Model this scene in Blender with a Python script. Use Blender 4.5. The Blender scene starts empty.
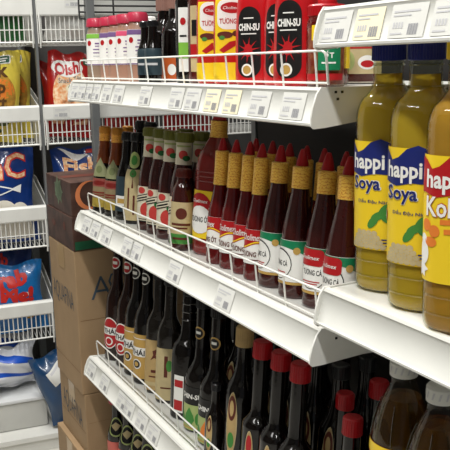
import bpy, bmesh, math, random
from mathutils import Vector, Matrix
random.seed(7)
sc = bpy.context.scene
C = sc.collection
PI = math.pi
rad = math.radians

# ------------------------------------------------------------------ materials
def lin(c):
    def f(v):
        v /= 255.0
        return v/12.92 if v <= .04045 else ((v+.055)/1.055)**2.4
    return (f(c[0]), f(c[1]), f(c[2]), 1)

MATS = {}
def mat(name, col, rough=.45, metal=0, coat=0, trans=0, ior=1.45, noise=0, nscale=40, col2=None, bump=0, spec=.5, alpha=1):
    if name in MATS: return MATS[name]
    m = bpy.data.materials.new(name); m.use_nodes = True
    nt = m.node_tree; b = nt.nodes['Principled BSDF']
    b.inputs['Base Color'].default_value = lin(col)
    b.inputs['Roughness'].default_value = rough
    b.inputs['Metallic'].default_value = metal
    b.inputs['Coat Weight'].default_value = coat
    b.inputs['Coat Roughness'].default_value = .08
    b.inputs['Transmission Weight'].default_value = trans
    b.inputs['IOR'].default_value = ior
    b.inputs['Specular IOR Level'].default_value = spec
    b.inputs['Alpha'].default_value = alpha
    if noise or col2 or bump:
        tc = nt.nodes.new('ShaderNodeTexCoord')
        n = nt.nodes.new('ShaderNodeTexNoise'); n.inputs['Scale'].default_value = nscale
        n.inputs['Detail'].default_value = 4
        nt.links.new(tc.outputs['Object'], n.inputs['Vector'])
        if noise or col2:
            r = nt.nodes.new('ShaderNodeValToRGB')
            c1 = lin(col)
            c2 = lin(col2) if col2 else tuple(max(0, v*(1-noise)) for v in c1[:3])+(1,)
            r.color_ramp.elements[0].position = .38; r.color_ramp.elements[0].color = c2
            r.color_ramp.elements[1].position = .62; r.color_ramp.elements[1].color = c1
            nt.links.new(n.outputs['Fac'], r.inputs['Fac'])
            nt.links.new(r.outputs['Color'], b.inputs['Base Color'])
        if bump:
            bp = nt.nodes.new('ShaderNodeBump'); bp.inputs['Strength'].default_value = bump
            bp.inputs['Distance'].default_value = .003
            nt.links.new(n.outputs['Fac'], bp.inputs['Height'])
            nt.links.new(bp.outputs['Normal'], b.inputs['Normal'])
    MATS[name] = m
    return m

def film(name, tint, gloss=.14):
    """thin clear plastic / glass wall: mostly see-through with a fresnel sheen"""
    if name in MATS: return MATS[name]
    m = bpy.data.materials.new(name); m.use_nodes = True
    nt = m.node_tree; nt.nodes.remove(nt.nodes['Principled BSDF'])
    out = nt.nodes['Material Output']
    t = nt.nodes.new('ShaderNodeBsdfTransparent'); t.inputs['Color'].default_value = lin(tint)
    g = nt.nodes.new('ShaderNodeBsdfGlossy'); g.inputs['Roughness'].default_value = .06
    lw = nt.nodes.new('ShaderNodeLayerWeight'); lw.inputs['Blend'].default_value = .35
    mp = nt.nodes.new('ShaderNodeMath'); mp.operation = 'MULTIPLY_ADD'
    mp.inputs[1].default_value = .28; mp.inputs[2].default_value = gloss*.15
    mx = nt.nodes.new('ShaderNodeMixShader')
    nt.links.new(lw.outputs['Facing'], mp.inputs[0])
    nt.links.new(mp.outputs[0], mx.inputs['Fac'])
    nt.links.new(t.outputs[0], mx.inputs[1]); nt.links.new(g.outputs[0], mx.inputs[2])
    nt.links.new(mx.outputs[0], out.inputs['Surface'])
    MATS[name] = m
    return m

def oilmat(name, col, tr=.62):
    if name in MATS: return MATS[name]
    return mat(name, col, rough=.04, trans=tr, ior=1.33)

def wrapmat(name, c1, c2, scale):
    """printed shrink band: slanting lines of script on a coloured film"""
    if name in MATS: return MATS[name]
    m = mat(name, c1, rough=.35, coat=.3)
    nt = m.node_tree; b = nt.nodes['Principled BSDF']
    tc = nt.nodes.new('ShaderNodeTexCoord')
    mpg = nt.nodes.new('ShaderNodeMapping'); mpg.inputs['Rotation'].default_value = (.35, .25, 0)
    w = nt.nodes.new('ShaderNodeTexWave'); w.bands_direction = 'Z'
    w.inputs['Scale'].default_value = scale; w.inputs['Distortion'].default_value = 9
    w.inputs['Detail'].default_value = 3; w.inputs['Detail Scale'].default_value = 3
    r = nt.nodes.new('ShaderNodeValToRGB')
    r.color_ramp.elements[0].position = .10; r.color_ramp.elements[0].color = lin(c2)
    r.color_ramp.elements[1].position = .30; r.color_ramp.elements[1].color = lin(c1)
    nt.links.new(tc.outputs['Object'], mpg.inputs[0]); nt.links.new(mpg.outputs[0], w.inputs[0])
    nt.links.new(w.outputs['Fac'], r.inputs[0]); nt.links.new(r.outputs[0], b.inputs['Base Color'])
    return m

steel = mat('white_enamel', (232,232,226), .32, noise=.05, nscale=18, coat=.1)
railm = mat('rail_plastic', (222,222,215), .38, noise=.05, nscale=12)
paper = mat('label_paper', (222,222,216), .6, noise=.03, nscale=60)
cream = mat('label_paper_cream', (244,236,205), .6, noise=.03, nscale=60)
ink = mat('grey_ink', (158,158,162), .7)
inkf = mat('faint_ink', (200,200,202), .7)
black = mat('black_plastic', (20,20,22), .35, coat=.2)
darkpanel = mat('dark_panel', (26,25,24), .6, noise=.2, nscale=8)
wire_w = mat('white_wire', (236,236,230), .3)
grey_steel = mat('grey_steel', (112,114,114), .45, noise=.15, nscale=10)
white = mat('white_print', (244,243,238), .45)
red = mat('red_print', (182,26,32), .4, coat=.2)
redcap = mat('red_cap', (176,16,26), .38, coat=.15)
yellow = mat('yellow_print', (248,212,40), .4, coat=.2)
green = mat('green_print', (22,128,84), .4, coat=.2)
blk = mat('black_print', (22,20,20), .4, coat=.2)
navy = mat('navy_print', (28,40,112), .4, coat=.2)
orange = mat('orange_print', (232,130,50), .4)
beige = mat('beige_print', (204,186,140), .55, noise=.1, nscale=60)
kraft = mat('kraft_label', (196,166,112), .6, noise=.12, nscale=60)
gold = mat('gold_print', (196,158,84), .4, coat=.1)
brownp = mat('brown_print', (96,40,26), .5)
leaf = mat('leaf_print', (70,140,60), .45)
palegreen = mat('pale_green_print', (176,190,120), .45)
pink = mat('pink_print', (222,84,120), .45)
pinkcap = mat('pink_cap', (186,48,74), .35, coat=.2)
purple = mat('purple_print', (120,90,140), .45)
teal = mat('teal_print', (40,120,130), .45)
lime = mat('lime_print', (130,190,70), .45)

# ------------------------------------------------------------------ mesh builder
class MB:
    def __init__(s, mats):
        s.mats = mats if isinstance(mats, (list, tuple)) else [mats]
        s.v = []; s.f = []; s.m = []
    def face(s, idx, m=0): s.f.append(tuple(idx)); s.m.append(m)
    def add(s, vs, fs, m=0):
        b = len(s.v); s.v += [tuple(v) for v in vs]
        for f in fs: s.face([i+b for i in f], m)
    def box(s, a, b, m=0, bev=0):
        x0,y0,z0 = a; x1,y1,z1 = b
        bm = bmesh.new()
        bmesh.ops.create_cube(bm, size=1)
        bmesh.ops.scale(bm, vec=(x1-x0, y1-y0, z1-z0), verts=bm.verts)
        bmesh.ops.translate(bm, vec=((x0+x1)/2,(y0+y1)/2,(z0+z1)/2), verts=bm.verts)
        if bev: bmesh.ops.bevel(bm, geom=bm.edges[:], offset=bev, segments=2, affect='EDGES', profile=.6)
        s.bm(bm, m)
    def bm(s, bm, m=0, f=None):
        bm.verts.index_update()
        s.add([f(v.co) if f else v.co for v in bm.verts], [[v.index for v in fa.verts] for fa in bm.faces], m)
        bm.free()
    def tube(s, pts, r, m=0, seg=6):
        pts = [Vector(p) for p in pts]
        n = len(pts); rings = []
        for i, p in enumerate(pts):
            d = (pts[min(i+1,n-1)]-pts[max(i-1,0)]).normalized()
            up = Vector((0,0,1)) if abs(d.z) < .9 else Vector((1,0,0))
            a = d.cross(up).normalized(); b = d.cross(a)
            rings.append([p+a*r*math.cos(2*PI*k/seg)+b*r*math.sin(2*PI*k/seg) for k in range(seg)])
        vs = [v for q in rings for v in q]; fs = []
        for i in range(n-1):
            for k in range(seg):
                k2 = (k+1) % seg
                fs.append((i*seg+k, i*seg+k2, (i+1)*seg+k2, (i+1)*seg+k))
        fs.append(tuple(range(seg))[::-1]); fs.append(tuple((n-1)*seg+k for k in range(seg)))
        s.add(vs, fs, m)
    def prism(s, poly, axis, a, b, m=0):
        """poly of (p,q) extruded along axis 'x' / 'y' / 'z'"""
        def P(p, q, w):
            return {'y': (p, w, q), 'x': (w, p, q), 'z': (p, q, w)}[axis]
        n = len(poly)
        vs = [P(p,q,a) for p,q in poly]+[P(p,q,b) for p,q in poly]
        fs = [tuple(range(n))[::-1], tuple(range(n,2*n))]
        fs += [(i,(i+1)%n,(i+1)%n+n,i+n) for i in range(n)]
        s.add(vs, fs, m)
    def loft(s, shape, z0=None, z1=None, m=0, seg=28, off=0, cap=True, t0=None, t1=None):
        """turn a Shape's profile between z0 and z1; partial angle for labels"""
        z0 = shape.p[0][0] if z0 is None else z0; z1 = shape.p[-1][0] if z1 is None else z1
        zs = sorted({z0, z1, *[q[0] for q in shape.p if z0 < q[0] < z1]})
        full = t0 is None
        if full: t0, t1 = 0, 2*PI
        cols = seg if full else max(3, int(seg*(t1-t0)/(2*PI)))
        cnt = cols if full else cols+1
        vs = []
        for z in zs:
            for k in range(cnt):
                vs.append(shape.pt(t0+(t1-t0)*k/cols, z, off))
        fs = []
        for i in range(len(zs)-1):
            for k in range(cols):
                k2 = (k+1) % cnt
                fs.append((i*cnt+k, i*cnt+k2, (i+1)*cnt+k2, (i+1)*cnt+k))
        if cap and full:
            fs.append(tuple(range(cnt))[::-1]); fs.append(tuple((len(zs)-1)*cnt+k for k in range(cnt)))
        s.add(vs, fs, m)
    def decal(s, polys, fn, m=0, off=.0006, step=.004, stepy=None):
        """2-D polygons (or a (verts, faces) pair) laid on the surface fn(s, t, off)"""
        bm = bmesh.new()
        if isinstance(polys, tuple):
            vs = [bm.verts.new((x, y, 0)) for x, y in polys[0]]
            for f in polys[1]:
                try: bm.faces.new([vs[i] for i in f])
                except ValueError: pass
        else:
            for poly in polys:
                bm.faces.new([bm.verts.new((x, y, 0)) for x, y in poly])
        bm.normal_update()
        bmesh.ops.triangulate(bm, faces=bm.faces[:])
        for ax, st in ((0, step), (1, stepy)):
            if not st: continue
            lo = min(v.co[ax] for v in bm.verts); hi = max(v.co[ax] for v in bm.verts)
            k = math.floor(lo/st)+1
            while k*st < hi:
                co = [0,0,0]; no = [0,0,0]; co[ax] = k*st; no[ax] = 1
                bmesh.ops.bisect_plane(bm, geom=bm.verts[:]+bm.edges[:]+bm.faces[:], plane_co=co, plane_no=no, dist=1e-6)
                k += 1
        s.bm(bm, m, lambda c: fn(c.x, c.y, off))
    def mesh(s, name, smooth=35):
        me = bpy.data.meshes.new(name)
        me.from_pydata(s.v, [], s.f)
        for mm in s.mats: me.materials.append(mm)
        me.polygons.foreach_set('material_index', s.m)
        if smooth:
            me.polygons.foreach_set('use_smooth', [True]*len(s.f))
            me.set_sharp_from_angle(angle=rad(smooth))
        me.update()
        return me

class Shape:
    """a turned body: profile [(z, r)], squareness n, aspect ratio ay; front is -Y"""
    def __init__(s, p, n=2.0, ay=1.0):
        s.p = p; s.n = n; s.ay = ay
    def r(s, z):
        p = s.p
        if z <= p[0][0]: return p[0][1]
        for (a, ra), (b, rb) in zip(p, p[1:]):
            if z <= b: return ra+(rb-ra)*(z-a)/max(b-a, 1e-9)
        return p[-1][1]
    def pt(s, t, z, off=0):
        r = s.r(z)
        if s.n != 2:
            r *= 1/(abs(math.cos(t))**s.n+abs(math.sin(t))**s.n)**(1/s.n)
        r += off
        return (r*math.sin(t), -r*s.ay*math.cos(t), z)
    def fn(s, zref, rot=0):
        R = s.r(zref)
        return lambda a, b, off: s.pt(a/R+rot, b, off)

def smoothprof(pts, sub=5):
    """Catmull-Rom through (z, r) points so shoulders round off"""
    out = []
    n = len(pts)
    for i in range(n-1):
        p0, p1, p2, p3 = pts[max(i-1,0)], pts[i], pts[i+1], pts[min(i+2,n-1)]
        for k in range(sub):
            t = k/sub
            z = p1[0]+(p2[0]-p1[0])*t
            m1 = (p2[1]-p0[1])/max(p2[0]-p0[0],1e-6)*(p2[0]-p1[0]); m2 = (p3[1]-p1[1])/max(p3[0]-p1[0],1e-6)*(p2[0]-p1[0])
            lo, hi = min(p1[1],p2[1]), max(p1[1],p2[1])
            r = (2*t**3-3*t**2+1)*p1[1]+(t**3-2*t**2+t)*m1+(-2*t**3+3*t**2)*p2[1]+(t**3-t**2)*m2
            out.append((z, min(max(r, lo*.97), hi*1.03)))
    out.append(pts[-1])
    return out

def rect(x0, y0, x1, y1): return [(x0,y0),(x1,y0),(x1,y1),(x0,y1)]
def ell(cx, cy, rx, ry, n=20): return [(cx+rx*math.cos(2*PI*k/n), cy+ry*math.sin(2*PI*k/n)) for k in range(n)]
def rrect(x0, y0, x1, y1, r, n=4):
    o = []
    for cx, cy, a in ((x1-r,y0+r,-PI/2),(x1-r,y1-r,0),(x0+r,y1-r,PI/2),(x0+r,y0+r,PI)):
        for k in range(n+1): o.append((cx+r*math.cos(a+PI/2*k/n), cy+r*math.sin(a+PI/2*k/n)))
    return o
def star(cx, cy, r0, r1, n, ph=0):
    return [(cx+(r1 if k%2 else r0)*math.cos(PI*k/n+ph), cy+(r1 if k%2 else r0)*math.sin(PI*k/n+ph)) for k in range(2*n)]

TC = {}
def text(s, cx, cy, w=None, h=None, bold=.0, shear=0, rot=0):
    """flat letters centred on (cx, cy), as wide as w or as tall as h (capitals)"""
    key = (s, bold, shear)
    if key not in TC:
        cu = bpy.data.curves.new('lettering', 'FONT'); cu.body = s; cu.size = 1; cu.resolution_u = 2
        cu.offset = bold; cu.shear = shear
        o = bpy.data.objects.new('lettering', cu); C.objects.link(o)
        dg = bpy.context.evaluated_depsgraph_get(); dg.update()
        me = bpy.data.meshes.new_from_object(o.evaluated_get(dg))
        vs = [(v.co.x, v.co.y) for v in me.vertices]; fs = [tuple(p.vertices) for p in me.polygons]
        bpy.data.objects.remove(o); bpy.data.curves.remove(cu); bpy.data.meshes.remove(me)
        TC[key] = (vs, fs)
    vs, fs = TC[key]
    x0 = min(v[0] for v in vs); x1 = max(v[0] for v in vs); y0 = min(v[1] for v in vs); y1 = max(v[1] for v in vs)
    kx = w/(x1-x0) if w else None; ky = h/(y1-y0) if h else None
    kx = kx or ky; ky = ky or kx
    c, sn = math.cos(rot), math.sin(rot)
    o = []
    for x, y in vs:
        a = (x-(x0+x1)/2)*kx; b = (y-(y0+y1)/2)*ky
        o.append((cx+a*c-b*sn, cy+a*sn+b*c))
    return (o, fs)

# ------------------------------------------------------------------ things
SPEC = {}
def spec(kind, *parts):
    """parts: (name, mesh, parent index or None, label or None)"""
    SPEC[kind] = [tuple(p)+(None,)*(4-len(p)) for p in parts]
def tag(o, label, cat, group=None):
    o['label'] = label; o['category'] = cat
    if group: o['group'] = group
def put(kind, label, cat, loc, rz=0, tilt=0, group=None, rx=0, scale=1):
    sp = SPEC[kind]
    if len(sp) == 1:
        root = bpy.data.objects.new(kind if sp[0][0] == '' else sp[0][0], sp[0][1])
    else:
        root = bpy.data.objects.new(kind, None); root.empty_display_size = .02
    C.objects.link(root)
    root.rotation_mode = 'ZYX'; root.location = loc; root.rotation_euler = (rx, tilt, rz)
    root.scale = (scale,)*3
    tag(root, label, cat, group)
    if len(sp) > 1:
        made = []
        for nm, me, par, lab in sp:
            o = bpy.data.objects.new(nm, me); C.objects.link(o)
            o.parent = root if par is None else made[par]
            if lab: o['label'] = lab
            made.append(o)
    return root
def struct(name, mb, loc=(0,0,0), smooth=0):
    o = bpy.data.objects.new(name, mb.mesh(name, smooth)); C.objects.link(o)
    o.location = loc; o['kind'] = 'structure'
    return o

# ================================================================== setting
tile = mat('floor_tile', (214,210,200), .35, noise=.06, nscale=5)
nt = tile.node_tree
br = nt.nodes.new('ShaderNodeTexBrick'); br.offset = 0; br.inputs['Scale'].default_value = 2.5
br.inputs['Color1'].default_value = lin((214,211,202)); br.inputs['Color2'].default_value = lin((208,205,196))
br.inputs['Mortar'].default_value = lin((150,146,138)); br.inputs['Mortar Size'].default_value = .006
br.inputs['Brick Width'].default_value = 1; br.inputs['Row Height'].default_value = 1
tcn = nt.nodes.new('ShaderNodeTexCoord')
nt.links.new(tcn.outputs['Object'], br.inputs['Vector'])
nt.links.new(br.outputs['Color'], nt.nodes['Principled BSDF'].inputs['Base Color'])
m = MB(tile); m.box((-2.2,-1.6,-.05),(2.2,3.3,0)); struct('floor', m)
m = MB(mat('wall_paint', (226,226,222), .8, noise=.04, nscale=3)); m.box((-2.2,3.3,-.05),(2.2,3.36,2.85)); struct('wall_back', m)
m = MB(mat('reflection_wall_dark', (96,94,90), .7, noise=.2, nscale=3)); m.box((-2.26,-1.6,-.05),(-2.2,3.3,2.85)); struct('reflection_wall_left', m)  # unseen wall added for bottle reflections and fill, darkened to cut grey glare
m = MB(mat('ceiling_paint', (236,236,232), .9, noise=.03, nscale=3)); m.box((-2.2,-1.6,2.8),(2.2,3.3,2.85)); struct('ceiling', m)

# ================================================================== gondola shelves
XF = .53
BAR = [rect(i*.0011, 0, i*.0011+.0006+.0004*(i*7%3==0), .0105) for i in range(11)]
def price_label(creamy=False, wide=.052):
    m = MB([cream if creamy else paper, ink, inkf])
    fl = lambda a, b, off: (-off, -a, b)       # reads from the aisle: left is +Y
    w = wide/2
    m.decal([rect(-w,-.0165,w,.0165)], fl, 0, .0004, step=None)
    m.decal([[(x*1.15+.003, y-.0135) for x, y in q] for q in BAR], fl, 1, .0007, step=None)
    m.decal([rect(-w+.004,.0085,w-.010,.0105), rect(-w+.004,.0048,w-.022,.0062)], fl, 2, .0007, step=None)
    m.decal([rect(-w+.006+k*.004,-.007,-w+.0085+k*.004,-.001) for k in range(4)]+[rect(-w+.004,-.0130,-.005,-.0112)], fl, 2, .0007, step=None)
    return m.mesh('price_label', 0)
PL = price_label(); PLC = price_label(True, .046)

RAILH = .042
def shelf(label, y0, y1, zr, depth=.4, tilt=0, fence=True, labels=(), creams=(), xf=XF):
    """local frame: origin on the front top edge at y0; +x into the unit"""
    root = bpy.data.objects.new('gondola_shelf', None); C.objects.link(root)
    root.location = (xf, y0, zr); root.rotation_euler = (0, tilt, 0); root.empty_display_size = .05
    tag(root, label, 'shelf')
    L = y1-y0
    def part(nm, mb, smooth=35, par=root):
        o = bpy.data.objects.new(nm, mb.mesh(nm, smooth)); C.objects.link(o); o.parent = par; return o
    m = MB(steel)
    m.prism([(0,0),(0,-.03),(.004,-.03),(.004,-.004),(depth,-.004),(depth,0)], 'y', .004, L-.004)
    m.box((.006,.004,-.022),(depth,.03,-.0045)); m.box((.006,L-.03,-.022),(depth,L-.004,-.0045))
    part('tray', m, 30)
    m = MB(railm)
    prof = [(0,.0015),(-.0055,.001),(-.0075,-.002),(-.0065,-.0045),(-.0155,-.0375),(-.0185,-.039),(-.0185,-.0415),(-.0155,-.043),(-.011,-.0405),(-.0035,-.010),(0,-.010)]
    m.prism(prof, 'y', .003, L-.003)
    part('price_rail', m, 50)
    for yy in (.0, L-.003):
        m = MB(steel)
        q = [(-.006,.002),(.30,.002),(.30,-.028),(.06,-.037),(.0,-.0445),(-.0155,-.0455),(-.0195,-.042),(-.0195,-.034),(-.0175,-.022),(-.012,-.006)]
        m.prism(q, 'y', yy, yy+.003)
        part('end_bracket', m, 30)
    m = MB(black)
    for (a, b) in ((.012,-.004),(.015,-.012),(.021,-.004)):
        m.box((a,-.0012,b-.0014),(a+.0028,.0005,b+.0014))
    part('mounting_slot', m, 0)
    if fence:
        m = MB(wire_w); x = .012; lean = math.tan(tilt+rad(5)) 
        h = .043; r = .0016; c = .008; P = lambda y, z: (x-z*lean, y, z)
        path = [P(.012,.004),P(.012,h-c),P(.012+c*.3,h-c*.3),P(.012+c,h),P(L-.012-c,h),P(L-.012-c*.3,h-c*.3),P(L-.012,h-c),P(L-.012,.004)]
        m.tube(path, r); m.tube([P(.012,.006),P(L-.012,.006)], r*.9)
        y = .035
        while y < L-.02:
            m.tube([P(y,0), P(y,h)], r*.85); y += .0755
        part('wire_fence', m, 60)
    # labels slide in the sloping channel of the rail
    ang = math.atan2(.009, .033)
    for lst, me in ((labels, PL), (creams, PLC)):
        for Y in lst:
            o = bpy.data.objects.new('price_label', me); C.objects.link(o); o.parent = root
            o.location = (-.0116, Y-y0, -.0212); o.rotation_euler = (0, ang, 0)
    def on(dx, Y, lift=0):
        return (xf+dx*math.cos(tilt)+lift*math.sin(tilt), Y, zr-dx*math.sin(tilt)+lift*math.cos(tilt)+.0004)
    return on
F0, F1 = .768, 1.722
T_UP, T_MID, T_LOW = rad(1), rad(5), rad(4.5)
on_top = shelf('upper white shelf with sauces and ketchup behind a low wire fence', F0, F1, 1.1667, tilt=T_UP,
               labels=(1.69,1.64,1.595,1.55,1.485,1.42,1.29,1.16,1.10,.90,.82), creams=(1.035,.975))
on_mid = shelf('white shelf of red sauce bottles, under the shelf of tubes and ketchup', F0, F1, .878, tilt=T_MID,
               labels=(1.66,1.60,1.53,1.41,1.365,1.19,1.01))
on_low = shelf('white shelf of dark soy sauce bottles, lowest one with a wire fence', F0, F1, .532, tilt=T_LOW,
               labels=(1.69,1.60,1.49,1.45,1.38,1.32,1.15))
N0, N1 = -.19, .765
on_ntop = shelf('white shelf end above the cooking oil bottles, price labels on its rail', N0, N1, 1.255, tilt=0, fence=False,
                labels=(.732,.615,.555,.49,.43), creams=(.675,))
on_nmid = shelf('white shelf carrying the yellow-labelled oil bottles, bare rail', N0, N1, .932, tilt=0, fence=False)
on_nlow = shelf('shelf in the dark below the oil bottles, holding white-capped bottles', N0, N1, .578, tilt=0, fence=False)
# frame: uprights, back panels, base decks
def gondola(label, y0, y1):
    root = bpy.data.objects.new('gondola_unit', None); C.objects.link(root); root.location = (.97, y0, 0)
    tag(root, label, 'shelving unit')
    L = y1-y0
    def part(nm, mb, s=0):
        o = bpy.data.objects.new(nm, mb.mesh(nm, s)); C.objects.link(o); o.parent = root
    m = MB(darkpanel); m.box((0,.02,.1),(.012,L-.02,1.95)); part('back_panel', m)
    for yy in (.0, L-.022):
        m = MB(grey_steel); m.box((-.004,yy,0),(.03,yy+.02,2.0)); part('upright', m)
    m = MB(steel); m.box((-.43,.004,.17),(-.004,L-.004,.19)); part('base_deck', m)
    m = MB(steel); m.box((-.42,.004,0),(-.41,L-.004,.17)); part('kick_plate', m)
gondola('shelving frame holding the sauce bottle shelves', F0, F1)
gondola('shelving frame holding the cooking oil shelves', N0, N1-.002)

# ================================================================== bottle kinds
SAUCE = (96,14,14)
sauce = mat('chili_sauce_glass', SAUCE, .13, coat=.6, noise=.25, nscale=25, bump=.5)
sauce_dk = mat('ketchup_glass', (62,20,17), .12, coat=.6, noise=.2, nscale=25, bump=.5)
soy = mat('soy_glass', (16,10,8), .1, coat=.3, noise=.3, nscale=25, bump=.2)
brownglass = mat('brown_glass', (40,18,12), .12, coat=.3, noise=.3, nscale=25, bump=.2)
clearneck = mat('smoky_glass', (36,31,26), .1, coat=.5, noise=.25, nscale=30, bump=.3)
wrap_o = wrapmat('orange_shrink_wrap', (255,206,92), (226,150,56), 80)
ocap = mat('amber_cap', (206,140,52), .4, coat=.2)
grcap = mat('olive_cap', (116,118,46), .4, coat=.2)
bluecap = mat('blue_cap', (30,40,120), .4, coat=.2)

def cap_mesh(p, mm, ridges=0, seg=28):
    s = Shape(p); m = MB(mm); m.loft(s, seg=seg)
    if ridges:
        for k in range(ridges):
            a = 2*PI*k/ridges; z0, z1 = p[0][0]+.001, p[-2][0]-.001
            m.tube([s.pt(a, z0, .0001), s.pt(a, z1, .0001)], .0006, seg=4)
    return m.mesh('cap')

# --- slim chili sauce, red and white label
def k_chili():
    s = Shape(smoothprof([(0,.0165),(.004,.0182),(.075,.0182),(.088,.0178),(.108,.0138),(.128,.0115),(.184,.0105)]))
    b = MB(sauce); b.loft(s)
    lb = MB([red, white, yellow, brownp])
    lb.loft(s, .026, .078, 1, off=.0005, t0=-2.6, t1=2.6, seg=40)
    f = s.fn(.05)
    xs = [i*.004-.044 for i in range(21)]
    lb.decal([[(x, .052+.005*math.sin(x*110+.4)) for x in xs]+[(.036,.0778),(-.044,.0778)]], f, 0, .0008)
    lb.decal([[(x, .0535+.005*math.sin(x*110+.4)) for x in xs]+[(x, .0555+.005*math.sin(x*110+.4)) for x in xs[::-1]]], f, 2, .0011)
    lb.decal(text('Cholimex', .0,.0665, w=.032, h=.010, shear=.25, bold=.01), f, 1, .0014)
    lb.decal(text('TƯƠNG ỚT', .002,.042, w=.038, h=.0105, bold=.025), f, 3, .0012)
    lb.decal([rect(-.014,.0315,.014,.033)], f, 3, .0012)
    lb.decal([rect(.036,.0262,.046,.0778)], f, 2, .0012); lb.decal([ell(.030,.042,.010,.012)], f, 1, .0015)
    lb.decal(text('ỚT', .030,.042, w=.012, bold=.02), f, 3, .0019)
    w = MB(wrap_o); w.loft(s, .130, .184, off=.0008)
    w.loft(Shape([(.184,.0113),(.1855,.009)]))
    cap = cap_mesh([(.1845,.0078),(.188,.0078),(.1985,.0048),(.2005,.0045),(.2055,.0022),(.206,.0012)], redcap)
    spec('chili_sauce_bottle', ('bottle_body', b.mesh('bottle_body')), ('label', lb.mesh('label')), ('shrink_wrap', w.mesh('shrink_wrap')), ('nozzle_cap', cap))
k_chili()
# --- stouter bottle, green and white label with a tomato outline
def k_tomato(kind, redtag):
    s = Shape(smoothprof([(0,.020),(.004,.0222),(.082,.0222),(.098,.0212),(.130,.0155),(.150,.0125),(.182,.0118)]))
    b = MB(sauce_dk); b.loft(s)
    lb = MB([white, green, blk, red, gold])
    lb.loft(s, .024, .082, 0, off=.0005, t0=-2.5, t1=2.5, seg=40)
    f = s.fn(.05)
    grn = [(x, .062+.010*math.cos(x*45)) for x in [i*.004-.036 for i in range(19)]]
    lb.decal([[(-.036,.0815)]+grn[::1]+[(.036,.0815)]], f, 1, .0008)
    lb.decal([ell(-.004,.048,.0205,.0215)], f, 2, .0009)
    lb.decal([ell(-.0035,.0475,.0188,.0198)], f, 0, .0011)
    lb.decal(text('TƯƠNG CÀ', -.004,.050, w=.029, h=.009, bold=.02), f, 2, .0013)
    lb.decal([ell(.022,.068,.005,.005)], f, 4, .0011)
    lb.decal([rect(-.018,.036,.008,.0375), rect(-.015,.033,.005,.0345)], f, 3, .0013)
    if redtag:
        lb.decal([rrect(-.030,.058,.012,.0805,.006)], f, 3, .0016)
        lb.decal(text('Cholimex', -.009,.069, w=.030, shear=.25, bold=.01), f, 0, .0019)
    lb.loft(s, .020, .0236, 4, off=.0006)
    w = MB(wrap_o); w.loft(s, .153, .182, off=.0009)
    w.loft(Shape([(.182,.0127),(.1835,.010)]))
    cap = cap_mesh([(.1825,.0088),(.187,.0085),(.197,.0062),(.202,.0048),(.2065,.003),(.207,.0015)], redcap)
    spec(kind, ('bottle_body', b.mesh('bottle_body')), ('label', lb.mesh('label')), ('shrink_wrap', w.mesh('shrink_wrap')), ('nozzle_cap', cap))
k_tomato('tomato_sauce_bottle', False); k_tomato('red_tag_sauce_bottle', True)
# --- olive-capped ketchup with neck label
def k_ketchup():
    s = Shape(smoothprof([(0,.0205),(.004,.0228),(.085,.0228),(.105,.022),(.128,.0185),(.146,.0148),(.188,.0138)]))
    b = MB(sauce_dk); b.loft(s)
    lb = MB([mat('cream_print', (222,214,190), .45), mat('tomato_print', (196,64,58), .45), mat('deep_leaf_print', (36,104,52), .45), blk, palegreen])
    lb.loft(s, .018, .088, 0, off=.0005, t0=-2.6, t1=2.6, seg=40)
    f = s.fn(.05)
    lb.decal([ell(.006,.042,.019,.0165)], f, 1, .0009)
    lb.decal([ell(.012,.060,.013,.010), star(.012,.054,.013,.006,5,.3)], f, 2, .0012)
    lb.decal([[(-.030,.054),(.006,.064),(.006,.076),(-.030,.066)]], f, 3, .0015)
    lb.decal([[(-.028,.0565),(.004,.0655),(.004,.0735),(-.028,.0645)]], f, 0, .0018)
    lb.decal([[(-.024,.060),(.001,.067),(.001,.070),(-.024,.063)]], f, 3, .0021)
    lb.decal([ell(-.012,.080,.0085,.0065)], f, 1, .0010)
    lb.decal([rect(-.020,.018,.016,.020), rect(-.018,.0225,.010,.024)], f, 3, .0010)
    nl = MB([mat('cream_print', (222,214,190), .45), MATS['tomato_print'], MATS['deep_leaf_print'], palegreen])
    nl.loft(s, .146, .186, 0, off=.0006)
    g = s.fn(.165)
    nl.decal([ell(.0,.164,.008,.008)], g, 1, .0010); nl.decal([ell(.006,.158,.007,.005)], g, 2, .0012)
    nl.decal([rect(-.014,.178,.014,.181)], g, 3, .0010)
    cap = cap_mesh([(.186,.0166),(.1865,.0172),(.201,.0168),(.2035,.015)], grcap, 24)
    spec('ketchup_bottle', ('bottle_body', b.mesh('bottle_body')), ('label', lb.mesh('label')), ('neck_label', nl.mesh('neck_label')), ('cap', cap))
k_ketchup()
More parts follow.
